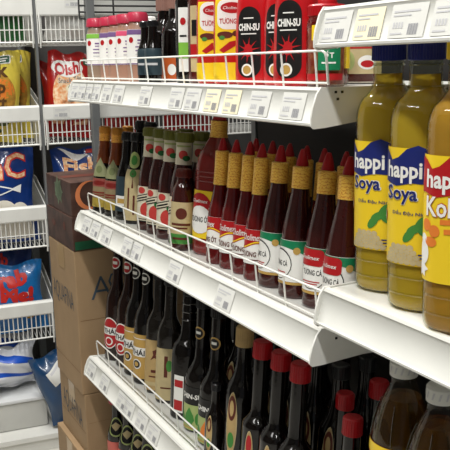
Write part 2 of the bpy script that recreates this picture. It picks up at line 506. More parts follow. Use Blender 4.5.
# --- large plastic chili sauce bottle
def k_large():
    s = Shape(smoothprof([(0,.030),(.006,.034),(.125,.034),(.152,.0335),(.176,.028),(.196,.0175),(.205,.0135),(.232,.013)]), 2.6)
    for z in ():
        pass
    b = MB(mat('light_chili_glass', (128,34,30), .14, coat=.4, noise=.2, nscale=20, bump=.2)); b.loft(s, seg=40)
    for z in (.128,.136,.144):
        q = Shape([(z-.0012,.0338),(z,.0346),(z+.0012,.0338)], 2.6); b.loft(q, seg=40, cap=False)
    lb = MB([yellow, red, white, blk, leaf]); f = s.fn(.07)
    lb.loft(s, .030, .112, 0, off=.0006, t0=-1.3, t1=1.7, seg=48)
    lb.decal([ell(-.010,.078,.026,.030)], f, 1, .0010)
    lb.decal([ell(-.008,.062,.024,.024)], f, 2, .0013)
    lb.decal(text('Cholimex', -.010,.094, w=.034, shear=.25, bold=.01), f, 2, .0015)
    lb.decal(text('TƯƠNG ỚT', -.008,.064, w=.040, h=.012, bold=.02), f, 3, .0016)
    lb.decal([ell(.030,.046,.008,.010), ell(.040,.052,.006,.008)], f, 4, .0010)
    w = MB(wrap_o); w.loft(s, .202, .230, off=.0008)
    cap = cap_mesh([(.229,.0125),(.232,.0125),(.236,.011),(.237,.009)], redcap)
    spec('large_sauce_bottle', ('bottle_body', b.mesh('bottle_body')), ('label', lb.mesh('label')), ('shrink_wrap', w.mesh('shrink_wrap')), ('cap', cap))
k_large()
# --- short bottle with beige label and yellow cap
def k_short():
    s = Shape(smoothprof([(0,.0175),(.004,.0195),(.095,.0195),(.110,.017),(.120,.0125),(.130,.012)]))
    b = MB(sauce_dk); b.loft(s)
    lb = MB([beige, leaf, brownp]); f = s.fn(.06)
    lb.loft(s, .012, .086, 0, off=.0006, t0=-2.4, t1=2.4, seg=36)
    lb.decal([rect(-.040,.0125,.040,.030)], f, 1, .0009)
    lb.decal([ell(0,.066,.010,.010)], f, 2, .0009)
    lb.decal([rect(-.018,.045,.018,.049), rect(-.016,.039,.012,.042), rect(-.014,.020,.014,.024)], f, 2, .0011)
    spec('short_sauce_bottle', ('bottle_body', b.mesh('bottle_body')), ('label', lb.mesh('label')), ('cap', cap_mesh([(.128,.0135),(.129,.014),(.141,.0135),(.143,.012)], MATS['maroon_lid'] if 'maroon_lid' in MATS else mat('maroon_lid', (92,30,22), .4), 20)))
k_short()
# --- amber-capped dressing bottles with a pointed neck label
def k_amber():
    s = Shape(smoothprof([(0,.0205),(.004,.0225),(.072,.0225),(.090,.021),(.115,.0165),(.140,.0125),(.178,.0112)]))
    b = MB(soy); b.loft(s)
    lb = MB([mat('dim_print', (150,132,98), .5), mat('rose_print', (160,80,72), .45), mat('dark_red_print', (130,34,28), .45), mat('straw_print', (180,156,66), .45)]); f = s.fn(.05)
    lb.loft(s, .014, .078, 0, off=.0006, t0=-2.4, t1=2.4, seg=36)
    lb.decal([rect(-.05,.060,.05,.0775)], f, 1, .0009)
    lb.decal([ell(0,.068,.016,.005)], f, 2, .0012)
    lb.decal([rect(-.04,.0145,.04,.034)], f, 3, .0009)
    lb.decal([rect(-.02,.045,.02,.048), rect(-.016,.040,.014,.0425)], f, 2, .0011)
    n = MB([mat('sage_paper', (150,154,112), .5), mat('sage_paper_dark', (120,128,84), .5)]); g = s.fn(.10)
    n.decal([[(-.018,.082),(.018,.082),(.016,.100),(0,.124),(-.016,.100)]], g, 0, .0008)
    n.decal([ell(0,.098,.007,.008)], g, 1, .0012)
    w = MB([wrapmat('amber_shrink_wrap', (240,172,74), (206,130,52), 60), mat('amber_film', (128,62,28), .15, coat=.5, noise=.3, nscale=30, bump=.3)]); w.loft(s, .160, .178, off=.0010); w.loft(s, .112, .1602, 1, off=.0007)
    spec('amber_cap_bottle', ('bottle_body', b.mesh('bottle_body')), ('label', lb.mesh('label')), ('neck_label', n.mesh('neck_label')), ('neck_wrap', w.mesh('neck_wrap')),
         ('cap', cap_mesh([(.177,.0128),(.190,.0125),(.1925,.0105)], ocap, 20)))
k_amber()
# --- dark vinegar bottles of the middle shelf
def k_dark(kind, bodym, capm, lab, neck=None, H=.198, R=.022, square=2.0):
    s = Shape(smoothprof([(0,R*.92),(.004,R),(.40*H,R),(.52*H,R*.95),(.66*H,R*.64),(.76*H,R*.55),(.93*H,R*.52)]), square)
    b = MB(bodym); b.loft(s)
    q = R*.52
    parts = [('bottle_body', b.mesh('bottle_body'))]
    lm = MB([M_ for M_ in lab[0]]); f = s.fn(.25*H)
    lm.loft(s, lab[1]*H, lab[2]*H, 0, off=.0006, t0=-lab[3], t1=lab[3], seg=40)
    for slot, polys, off in lab[4]: lm.decal(polys, f, slot, off)
    parts.append(('label', lm.mesh('label')))
    if neck:
        nm = MB(list(neck[0])); g = s.fn(neck[1]*H)
        for slot, polys, off in neck[2]: nm.decal(polys, g, slot, off)
        parts.append(('neck_label', nm.mesh('neck_label')))
    parts.append(('cap', cap_mesh([(.90*H,q+.0014),(.905*H,q+.002),(.985*H,q+.0018),(H,q)], capm, 22)))
    spec(kind, *parts)
dkblue = mat('slate_print', (46,62,70), .4)
k_dark('slate_label_bottle', soy, black, ([dkblue, white, gold], .10, .50, 2.4, [(0, [rect(-.02,.072,.02,.076)], .001), (1, [rect(-.018,.030,.018,.052)], .0009), (2, [rect(-.012,.036,.012,.046)], .0012)]), H=.186, R=.0225)
k_dark('tall_beige_label_bottle', soy, black, ([beige, brownp, leaf], .04, .60, 1.2, [(1, [rect(-.002,.075,.002,.105)], .001), (1, [rect(-.010,.03,-.006,.075), rect(.002,.02,.006,.06)], .001), (2, [ell(0,.105,.008,.008)], .001)]),
       ([palegreen, leaf], .72, [(0, [ell(0,.132,.011,.017)], .0008), (1, [ell(0,.132,.006,.010)], .0012)]), H=.188, R=.0215)
k_dark('black_vinegar_bottle', soy, black, ([beige, blk], .10, .50, 2.0, [(1, [rect(-.018,.03,.018,.04), rect(-.014,.05,.014,.056)], .001)]), H=.208, R=.0225)

# --- lower shelf: fish and soy sauces, 25 cm
def k_soy(kind, bodym, capm, lab, neck=None, H=.25, R=.029, prof=None, capr=.0145, caph=.022, square=2.0, rings=False):
    P = prof or [(0,.9),(.016,1),(.48,1),(.56,.93),(.64,.62),(.72,.46),(.92,.43)]
    s = Shape(smoothprof([(a*H, r*R) for a, r in P]), square)
    b = MB(bodym); b.loft(s, seg=32)
    if rings:
        for a in (.74,.80,.86):
            rr = s.r(a*H); b.loft(Shape([(a*H-.002,rr),(a*H,rr+.0012),(a*H+.002,rr)], square), seg=32, cap=False)
    parts = [('bottle_body', b.mesh('bottle_body'))]
    for nm, L in (('label', lab), ('neck_label', neck)):
        if not L: continue
        mats, zref, band, dec = L
        mm = MB(list(mats)); f = s.fn(zref*H)
        if band: mm.loft(s, band[0]*H, band[1]*H, 0, off=.0006, t0=-band[2], t1=band[2], seg=44)
        for slot, polys, off in dec: mm.decal(polys, f, slot, off)
        parts.append((nm, mm.mesh(nm)))
    parts.append(('cap', cap_mesh([(H-caph,capr*.96),(H-caph+.0005,capr),(H-.002,capr*.98),(H,capr*.86)], capm, 24)))
    spec(kind, *parts)
NECKY = [(0,.9),(.016,1),(.46,1),(.54,.92),(.62,.60),(.70,.46),(.93,.43)]
k_soy('red_oval_soy_bottle', brownglass, black, ([white, red, gold, blk], .24, None,
      [(0, [ell(0,.066,.0235,.037)], .0007), (1, [ell(0,.066,.0215,.0345)], .0009), (0, [rect(-.0225,.062,.0225,.080)], .0012),
       (3, text('THÁI', 0,.072, w=.034, bold=.025), .0016), (0, [ell(0,.047,.010,.010)], .0012), (1, [ell(0,.047,.007,.007)], .0016)]),
      ([white, red, blk], .83, None, [(0, [ell(0,.228,.0125,.014)], .0008), (1, [ell(0,.228,.010,.0115)], .0011), (0, [rect(-.006,.225,.006,.232)], .0014)]), H=.275, prof=NECKY, R=.0260)
k_soy('gold_label_soy_bottle', soy, black, ([gold, white, blk, brownp], .24, (.05,.40,2.2),
      [(1, [rect(-.03,.062,.03,.082)], .001), (2, text('THÁI', 0,.072, w=.036, bold=.025), .0014), (1, [ell(0,.045,.011,.011)], .001), (2, [ell(0,.045,.0085,.0085)], .0014), (0, [ell(0,.045,.005,.005)], .0017), (1, [rect(-.034,.100,.034,.1015)], .001)]),
      ([white, red, blk], .83, None, [(0, [ell(0,.228,.0125,.013)], .0008), (2, [ell(0,.228,.010,.0105)], .0011), (0, [rect(-.006,.225,.006,.232)], .0014)]), H=.275, prof=NECKY, R=.0260)
SQ = [(0,.92),(.016,1),(.50,1),(.58,.94),(.63,.72),(.68,.52),(.93,.47)]
k_soy('kraft_label_soy_bottle', clearneck, black, ([kraft, brownp, beige], .25, (.03,.44,1.9),
      [(1, [[(-.004,.092),(.006,.098),(.003,.084),(.010,.074),(0,.078),(-.008,.072),(-.002,.084)]], .001), (1, [rect(-.006,.046,.006,.052), rect(-.010,.036,.010,.039)], .001), (2, [rect(-.02,.018,.02,.026)], .001)]), square=2.8, R=.0240, H=.262, prof=SQ)
k_soy('pale_label_soy_bottle', clearneck, black, ([beige, brownp, leaf], .25, (.03,.44,1.9),
      [(1, [rect(-.004,.056,.003,.100)], .001), (1, [rect(-.010,.032,.010,.035)], .001), (2, [ell(.006,.080,.006,.012)], .001)]), square=2.8, R=.0240, H=.262, prof=SQ)
LONG = [(0,.9),(.016,1),(.37,1),(.43,.94),(.49,.66),(.55,.47),(.93,.43)]
k_soy('striped_side_label_bottle', soy, black, ([white, red], .20, (.06,.34,.35),
      [(1, [rect(-.009,.020,.009,.040), rect(-.009,.066,.009,.080)], .001)]), rings=True, square=2.6, H=.262, prof=[(0,.92),(.016,1),(.48,1),(.55,.9),(.60,.62),(.66,.50),(.93,.45)])
def chinsu_soy(kind, drop):
    k_soy(kind, soy, black, ([palegreen, blk, white, gold, leaf, orange], .20, (.02,.34,2.0),
      [(1, [rect(-.056,.054,.056,.0875)], .001), (2, text('CHIN-SU', 0,.070, w=.048, bold=.03), .0014),
       (drop, [[(0,.049),(.009,.034),(.011,.025),(.006,.017),(-.006,.017),(-.011,.025),(-.009,.034)]], .0012), (4, [ell(.018,.028,.006,.012), ell(-.019,.025,.006,.011)], .001), (3, [rect(-.02,.008,.02,.011)], .001)]),
      ([gold, blk, white], .70, None, [(0, [ell(0,.187,.0118,.0118)], .0008), (1, [ell(0,.187,.009,.009)], .0011), (2, [rect(-.005,.185,.005,.190)], .0013)]), H=.255, prof=LONG, R=.0285)
chinsu_soy('drop_label_soy_bottle', 5); chinsu_soy('bean_label_soy_bottle', 4)
OV = [(0, [ell(0,.076,.0105,.056)], .0007), (1, [ell(0,.076,.0088,.0535)], .001), (2, [ell(0,.104,.0075,.022)], .0013), (3, [ell(0,.048,.006,.014)], .0013), (1, [ell(0,.104,.004,.014)], .0016)]
k_soy('paper_collar_soy_bottle', soy, kraft, ([beige, kraft, brownp, leaf], .30, None, OV), H=.240, R=.028, caph=.034, capr=.0148)
k_soy('oval_label_soy_bottle', soy, black, ([beige, kraft, brownp, leaf], .30, None, OV), H=.225, R=.028)
k_soy('red_cap_soy_bottle', soy, redcap, ([beige, kraft, red, blk], .24, None,
      [(0, [ell(0,.054,.0075,.040)], .0007), (1, [ell(0,.054,.0062,.038)], .001), (2, [ell(0,.071,.005,.016)], .0013), (3, [rect(-.004,.030,.004,.042)], .0013)]),
      H=.237, R=.0265, prof=[(0,.9),(.016,1),(.38,1),(.43,.96),(.485,.62),(.52,.52),(.75,.50),(.93,.48)], capr=.0152, caph=.028)
# --- bottom deck: rice vinegar
def k_bottom(kind, rl):
    k_soy(kind, soy, pinkcap, ([rl, white, blk], .30, (.10,.50,2.2), [(1, [rect(-.04,.085,.04,.100)], .001), (2, [rect(-.02,.088,.02,.097)], .0013), (1, [rect(-.025,.05,.025,.055), rect(-.02,.042,.02,.045)], .001)]),
      ([palegreen, blk, beige], .62, None, [(0, [ell(0,.158,.0150,.020)], .0009), (1, [ell(0,.158,.0122,.0165)], .0013), (2, [[(-.011,.160),(0,.168),(.011,.160),(0,.150)]], .0016)]), R=.0225, H=.252, caph=.045, capr=.015)
k_bottom('pink_label_bottle', mat('salmon_print', (206,104,92), .45)); k_bottom('teal_label_bottle', teal)

# --- oil bottles
clear = film('clear_plastic', (236,238,226))
oil_y = oilmat('soya_oil', (255,216,70), .45)
oil_k = oilmat('amber_oil', (246,188,74), .45)
def k_oil(kind, capm, oilm, koki):
    pts = [(0,.028),(.005,.033),(.020,.0345),(.196,.0345),(.210,.033),(.221,.0285),(.230,.0205),(.238,.0170),(.262,.0162),(.274,.0155)]
    s = Shape(smoothprof(pts, 4), 2.35)
    b = MB(clear); b.loft(s, seg=44)
    for z, dr in ((.237,.0016),(.260,.0016),(.020,.0006),(.038,.0006)):
        rr = s.r(z); b.loft(Shape([(z-.0015,rr),(z,rr+dr),(z+.0015,rr)], 2.35), seg=44, cap=False)
    ip = [(z+(.0015 if i == 0 else 0), r-.0016) for i, (z, r) in enumerate(s.p) if z < .252]
    o = MB(oilm); o.loft(Shape(ip, 2.35), seg=44)
    lb = MB([yellow, red if koki else navy, white, navy, leaf, beige, red, orange]); f = s.fn(.1)
    lb.loft(s, .052, .176, 0, off=.0008, t0=-1.18, t1=1.18, seg=56)
    # wave banner with two crests
    up = [(-.044,.158),(-.040,.168),(-.033,.174),(-.025,.171),(-.018,.163),(-.010,.166),(.000,.175),(.012,.179),(.024,.174),(.034,.162),(.040,.150)]
    dn = [(.036,.142),(.024,.139),(.006,.140),(-.012,.136),(-.028,.140),(-.044,.138)]
    lb.decal([up+dn], f, 1, .0013)
    lb.decal(text('happi', -.004,.151, w=.041, h=.023, bold=.028), f, 2, .0018)
    lb.decal(text('Koki' if koki else 'Soya', -.006,.127, w=.038, h=.021, bold=.045), f, 6 if koki else 2, .0013)
    lb.decal(text('Koki' if koki else 'Soya', -.006,.127, w=.036, h=.0195, bold=.02), f, 2 if koki else 3, .0018)
    if koki: lb.decal([[(-.008,.110),(.026,.112),(.026,.117),(-.008,.115)], [(-.004,.101),(.030,.103),(.030,.108),(-.004,.106)]], f, 7, .0013)
    else: lb.decal(text('Dầu Đậu Nành', .004,.108, w=.040, h=.0055, bold=.01), f, 3, .0013)
    if koki:
        lb.decal([ell(-.024,.108,.006,.006), ell(-.014,.103,.006,.006), ell(-.018,.092,.007,.005)], f, 7, .0013)
        lb.decal([ell(-.028,.080,.008,.012), ell(-.028,.094,.005,.005)], f, 2, .0013)
        lb.decal([star(-.030,.064,.010,.006,6)], f, 2, .0013)
    else:
        lb.decal([ell(-.034,.102,.006,.008)], f, 7, .0013); lb.decal([ell(-.034,.102,.0045,.006)], f, 2, .0016)
        for x, y, a in ((.010,.092,.5),(.022,.088,-.4),(.016,.098,1.0),(.030,.092,.1),(.004,.085,.9)):
            lb.decal([[(x+math.cos(a)*p-math.sin(a)*q, y+math.sin(a)*p+math.cos(a)*q) for p, q in ell(0,0,.0095,.0045,14)]], f, 4, .0013+.0001*x)
        k = 0
        for r_ in range(4):
            for c_ in range(7-r_):
                x = -.024+c_*.0066+r_*.0033; y = .056+r_*.0052
                lb.decal([ell(x, y, .0036,.0032,10)], f, 5, .0013+.00008*(k%3)); k += 1
    lb.decal([rect(.014,.064,.034,.0655), rect(.014,.0605,.030,.062), rect(.014,.057,.034,.0585)], f, 3 if not koki else 6, .0012)
    cap = cap_mesh([(.264,.0178),(.2645,.0186),(.283,.0183),(.2855,.0165)], capm, 36)
    spec(kind, ('bottle_shell', b.mesh('bottle_shell')), ('oil', o.mesh('oil'), 0), ('label', lb.mesh('label')), ('cap', cap))
k_oil('soya_oil_bottle', bluecap, oil_y, False); k_oil('koki_oil_bottle', yellow, oil_k, True)
def k_oil2():
    pts = [(0,.030),(.005,.0365),(.150,.0385),(.185,.036),(.215,.028),(.236,.018),(.244,.0155),(.268,.015)]
    s = Shape(smoothprof(pts, 4))
    b = MB(clear); b.loft(s, seg=40)
    for k in range(10):                                  # pressed flutes of the shoulder
        a = 2*PI*k/10
        b.tube([s.pt(a, z, .0002) for z in (.165,.18,.195,.21,.222)], .0012, seg=5)
    o = MB(oilmat('light_cooking_oil', (168,112,40), .85)); o.loft(Shape([(z+(.0015 if i == 0 else 0), r-.0016) for i, (z, r) in enumerate(s.p) if z < .228]), seg=40)
    lb = MB([yellow, red, white]); f = s.fn(.1)
    lb.loft(s, .060, .172, 1, off=.0008, t0=-2.6, t1=2.6, seg=48); lb.loft(s, .158, .172, 0, off=.0012, t0=-2.6, t1=2.6, seg=48)
    lb.decal([ell(0,.100,.026,.024)], f, 2, .0014)
    cm = MB([paper, inkf]); q = Shape([(.252,.0160),(.2525,.0166),(.268,.0164),(.271,.014)]); cm.loft(q, seg=32)
    g = q.fn(.26)
    cm.decal([[(x,.2575),(x+.0022,.2575),(x+.0045,.2655),(x+.0023,.2655)] for x in [i*.0078-.055 for i in range(15)]], g, 1, .0005)
    spec('ribbed_oil_bottle', ('bottle_shell', b.mesh('bottle_shell')), ('oil', o.mesh('oil'), 0), ('label', lb.mesh('label')), ('cap', cm.mesh('cap')))
k_oil2()

# --- upper shelf kinds
tan = mat('dressing_tan', (168,128,108), .3, coat=.4)
def k_tube(kind, topcol, content):
    # soft upright bottle: wide at the foot, label card on the front, flat pink screw cap
    s = Shape(smoothprof([(0,.019),(.004,.0213),(.040,.0216),(.092,.0208),(.106,.0182),(.112,.0165),(.116,.0165)]), 2.5)
    b = MB(content); b.loft(s, seg=32)
    lb = MB([white, topcol, red, purple, inkf]); f = s.fn(.06)
    lb.loft(s, .032, .098, 0, off=.0007, t0=-2.1, t1=2.1, seg=44)
    lb.decal([rect(-.045,.088,.045,.0975)], f, 1, .001)
    lb.decal([ell(-.014,.078,.0045,.0055)], f, 2, .001)
    lb.decal([rect(-.002,.076,.016,.079), rect(-.002,.071,.012,.073)], f, 3, .001)
    for y in (.064,.057,.050,.043): lb.decal([rect(-.006,y,.018-.004*(y<.05),y+.0022)], f, 3 if y > .055 else 4, .001)
    lb.decal([rect(-.045,.0325,.045,.0345)], f, 3, .001)
    cap = cap_mesh([(.112,.0195),(.1125,.0208),(.125,.0205),(.130,.0175),(.131,.010)], pinkcap, 28)
    spec(kind, ('bottle_body', b.mesh('bottle_body')), ('label', lb.mesh('label')), ('cap', cap))
k_tube('lime_top_dressing_bottle', lime, mat('dressing_grey', (150,128,108), .3, coat=.4))
k_tube('plum_top_dressing_bottle', purple, tan); k_tube('pink_top_dressing_bottle', pink, tan)
k_dark('small_black_bottle', soy, black, ([dkblue, inkf], .12, .55, 2.2, [(1, [rect(-.012,.03,.012,.034)], .001)]), H=.108, R=.0150)
k_dark('white_cap_bottle', soy, white, ([dkblue, inkf], .12, .50, 2.2, [(1, [rect(-.012,.03,.012,.034)], .001)]), H=.128, R=.019)
k_soy('orange_label_bottle', soy, mat('dusty_cap', (150,112,100), .5), ([mat('burnt_orange_print', (196,92,40), .45), white, blk], .18, (.02,.26,2.2), [(1, [ell(-.010,.022,.008,.010)], .001), (2, [rect(.002,.016,.020,.020), rect(.002,.026,.018,.029)], .001)]),
      H=.165, R=.026, caph=.035)
k_soy('side_label_bottle', soy, ocap, ([white, lime, blk, red], .30, (.10,.66,.42), [(1, [rect(-.009,.040,.009,.066)], .001), (3, [ell(0,.100,.005,.006)], .001), (2, [rect(-.006,.075,.006,.078)], .001)]), H=.185, R=.0215,
      prof=[(0,.9),(.016,1),(.66,1),(.74,.93),(.82,.6),(.86,.46),(.92,.45)])
k_soy('reddish_side_label_bottle', mat('red_brown_glass', (86,26,18), .1, coat=.9, noise=.25, nscale=20), ocap, ([beige, white, blk, red], .30, (.10,.66,.42), [(3, [rect(-.009,.040,.009,.062)], .001), (2, [rect(-.006,.075,.006,.100)], .001)]), H=.185, R=.0215,
      prof=[(0,.9),(.016,1),(.66,1),(.74,.93),(.82,.6),(.86,.46),(.92,.45)])
def k_squeeze():
    s = Shape(smoothprof([(0,.027),(.004,.030),(.030,.0305),(.100,.0285),(.128,.024),(.146,.015),(.150,.0145)]), 2.3, .72)
    b = MB(mat('red_squeeze_plastic', (192,18,26), .3, coat=.4)); b.loft(s, seg=40)
    lb = MB([blk, white, red, gold]); f = s.fn(.06)
    arch = rrect(-.0185,.010,.0185,.108,.0175,7)
    lb.decal([arch], f, 0, .0007, step=.003, stepy=.008)
    lb.decal(text('CHIN-SU', 0,.080, w=.033, h=.010, bold=.04), f, 1, .0012)
    lb.decal([rect(-.008,.0915,.008,.093), rect(-.012,.070,.012,.0715)], f, 1, .0012)
    lb.decal([star(0,.048,.0185,.0046,10,.2)], f, 2, .0012, stepy=.008); lb.decal([ell(0,.048,.0065,.009)], f, 2, .0015)
    lb.decal([ell(-.002,.021,.0085,.0085)], f, 1, .0012); lb.decal([ell(-.002,.021,.006,.006)], f, 3, .0015)
    n = cap_mesh([(.148,.0145),(.1485,.016),(.160,.0155),(.166,.008),(.178,.0045),(.180,.003)], redcap)
    spec('squeeze_chili_bottle', ('bottle_body', b.mesh('bottle_body')), ('label', lb.mesh('label')), ('nozzle_cap', n))
k_squeeze()
def k_flat():
    s = Shape(smoothprof([(0,.023),(.004,.0255),(.110,.0255),(.130,.023),(.150,.013),(.156,.0125)]), 3.0, .8)
    b = MB(mat('bright_chili_plastic', (190,34,28), .25, coat=.5)); b.loft(s, seg=36)
    lb = MB([yellow, red, white, leaf, brownp]); f = s.fn(.06)
    lb.loft(s, .004, .032, 0, off=.0006, t0=-2.4, t1=2.4, seg=44)
    lb.loft(s, .044, .124, 0, off=.0006, t0=-1.0, t1=1.0, seg=44)
    lb.decal([rrect(-.021,.080,.021,.1235,.012)], f, 2, .001, stepy=.01)
    lb.decal([ell(0,.111,.016,.008)], f, 1, .0013); lb.decal(text('Cholimex', 0,.111, w=.025, shear=.25), f, 2, .0016)
    lb.decal(text('TƯƠNG ỚT', 0,.093, w=.035, h=.010, bold=.025), f, 1, .0013)
    lb.decal([ell(-.010,.072,.011,.005), ell(.010,.074,.010,.005)], f, 4, .0012)
    lb.decal([[(-.018,.050),(-.004,.062),(.014,.066),(.018,.062),(.004,.056),(-.012,.046)], [(.006,.048),(.014,.056),(.019,.050)]], f, 1, .0012)
    lb.decal([ell(-.014,.068,.004,.003)], f, 3, .0014)
    spec('yellow_label_chili_bottle', ('bottle_body', b.mesh('bottle_body')), ('label', lb.mesh('label')), ('cap', cap_mesh([(.154,.0145),(.1545,.015),(.170,.0145),(.172,.012)], redcap, 22)))
k_flat()
def k_jar(kind, R, H, capm, content, lab):
    s = Shape(smoothprof([(0,R*.9),(.004,R),(H*.74,R),(H*.82,R*.93),(H*.86,R*.88),(H*.95,R*.88)]))
    b = MB(film('jar_glass', (232,226,216))); b.loft(s, seg=36)
    c = MB(content); c.loft(Shape([(.003,R*.9),(.006,R-.002),(H*.72,R-.002)]), seg=36)
    lm = MB(lab[0]); f = s.fn(H*.4)
    for slot, polys, off in lab[1]: lm.decal(polys, f, slot, off)
    spec(kind, ('jar_glass', b.mesh('jar_glass')), ('jar_contents', c.mesh('jar_contents'), 0), ('label', lm.mesh('label')), ('lid', cap_mesh([(H*.86,R*.94),(H*.865,R*.97),(H*.98,R*.97),(H,R*.9)], capm, 36)))
k_jar('green_label_jar', .0245, .099, redcap, mat('chili_paste', (150,52,34), .4, noise=.35, nscale=90, col2=(196,120,80)), ([green, white, yellow, orange, red],
      [(0, [rect(-.013,.020,.016,.058)], .0007), (1, text('TƯƠNG', .001,.049, w=.022, h=.006, bold=.02), .0012), (1, text('ỚT', .001,.039, w=.011, h=.009, bold=.03), .0012), (1, [rect(-.008,.028,.009,.030)], .0012),
       (2, [rect(-.022,.056,.016,.074)], .001), (3, [ell(-.006,.066,.010,.006)], .0013), (4, [rect(-.03,.008,.02,.016)], .0009)]))
k_jar('white_label_jar', .0235, .096, redcap, mat('chili_oil_paste', (140,26,20), .4, noise=.3, nscale=90), ([white, red, yellow, leaf],
      [(0, [rect(-.020,.022,.014,.072)], .0007), (1, [ell(-.006,.064,.010,.006)], .0011), (2, [rect(.014,.022,.040,.072)], .0008), (1, [[(-.016,.028),(-.004,.040),(.004,.036),(-.002,.030)], [(.0,.042),(.010,.050),(.011,.040)]], .0011), (3, [ell(.006,.034,.004,.003)], .0012)]))
k_jar('beige_label_jar', .036, .072, mat('maroon_lid', (92,30,22), .4), mat('satay_paste', (104,28,20), .4, noise=.3, nscale=80), ([beige, white, red, palegreen],
      [(0, [rect(-.050,.014,.050,.052)], .0007), (1, [ell(.006,.030,.014,.010)], .0011), (2, [ell(.006,.028,.010,.005)], .0014), (3, [ell(-.022,.032,.010,.014)], .0011), (2, [rect(-.05,.049,.05,.0515)], .0011)]))

# ================================================================== stocking the shelves
def stock(on, tilt, group, rows):
    for kind, label, dx, Y, rz, *sc_ in rows:
        put(kind, label, 'jar' if 'jar' in kind else 'bottle', on(dx, Y), rad(rz), tilt, group, scale=sc_[0] if sc_ else 1)
stock(on_mid, T_MID, 'sauce bottles on the middle shelf', [
 ('amber_cap_bottle','amber-capped sauce bottle at the far left end of the middle shelf',.037,1.697,-50),
 ('amber_cap_bottle','amber-capped sauce bottle, second from the far left end of the middle shelf',.048,1.650,-44),
 ('amber_cap_bottle','amber-capped bottle in the second row, peeping over the two black-capped bottles',.105,1.735,-55),
 ('slate_label_bottle','black-capped dark bottle with slate-blue label beside the amber-capped pair',.055,1.600,-42),
 ('tall_beige_label_bottle','dark bottle with long beige label and pale green oval on its neck',.055,1.550,-38),
 ('black_vinegar_bottle','tall plain black bottle behind the beige-labelled one, left of two',.112,1.672,-40),
 ('black_vinegar_bottle','tall plain black bottle behind the olive-capped ketchups, right of two',.112,1.618,-35),
 ('ketchup_bottle','olive-capped ketchup bottle, leftmost of the front four',.055,1.472,-36),
 ('ketchup_bottle','olive-capped ketchup bottle, second from left of the front four',.056,1.424,-44),
 ('ketchup_bottle','olive-capped ketchup bottle, third from left of the front four',.055,1.372,-34),
 ('ketchup_bottle','olive-capped ketchup bottle, rightmost of the front four with large tomato label',.055,1.317,-30),
 ('ketchup_bottle','olive-capped ketchup in the second row, behind the rightmost front ketchup',.118,1.452,-40),
 ('ketchup_bottle','olive-capped ketchup in the second row, just left of the large square bottle',.112,1.366,-40),
 ('short_sauce_bottle','short bottle with beige and green label in front of the large red bottle',.034,1.268,-30),
 ('large_sauce_bottle','large square plastic chili sauce bottle with yellow and red label',.075,1.222,-60),
 ('chili_sauce_bottle','slim red-labelled chili sauce bottle, leftmost of the four by the large bottle',.046,1.150,-98),#-52),
 ('chili_sauce_bottle','slim red-labelled chili sauce bottle, second from left of four',.050,1.111,-64),
 ('chili_sauce_bottle','slim red-labelled chili sauce bottle, third from left of four',.053,1.072,-55),
 ('chili_sauce_bottle','slim red-labelled chili sauce bottle, rightmost of four, beside the green-labelled bottles',.050,1.030,-58),
 ('tomato_sauce_bottle','green and white labelled tomato sauce bottle, left of the green pair',.055,.985,-88),
 ('tomato_sauce_bottle','green and white labelled tomato sauce bottle, right of the green pair, most in view',.052,.923,-88),
 ('red_tag_sauce_bottle','tomato sauce bottle with red tag, just left of the shelf end',.055,.866,-56),
 ('red_tag_sauce_bottle','tomato sauce bottle with red tag, last one at the near shelf end',.050,.812,-68),
 ('chili_sauce_bottle','slim chili sauce bottle half hidden behind the first oil bottle',.100,.832,-52),
 ('chili_sauce_bottle','red-capped sauce bottle in second row, behind the third slim chili bottle',.108,1.150,-64),
 ('chili_sauce_bottle','red-capped sauce bottle in second row, behind the fourth slim chili bottle',.110,1.100,-55),
 ('chili_sauce_bottle','red-capped sauce bottle in second row, behind the left green-labelled bottle',.112,1.052,-58),
 ('chili_sauce_bottle','red-capped sauce bottle in second row, between the two green-labelled bottles',.112,1.004,-52),
 ('chili_sauce_bottle','red-capped sauce bottle in second row, right behind the right green-labelled bottle',.112,.958,-64),
 ('chili_sauce_bottle','red-capped sauce bottle in second row, behind the red-tagged bottles',.112,.905,-55),
])
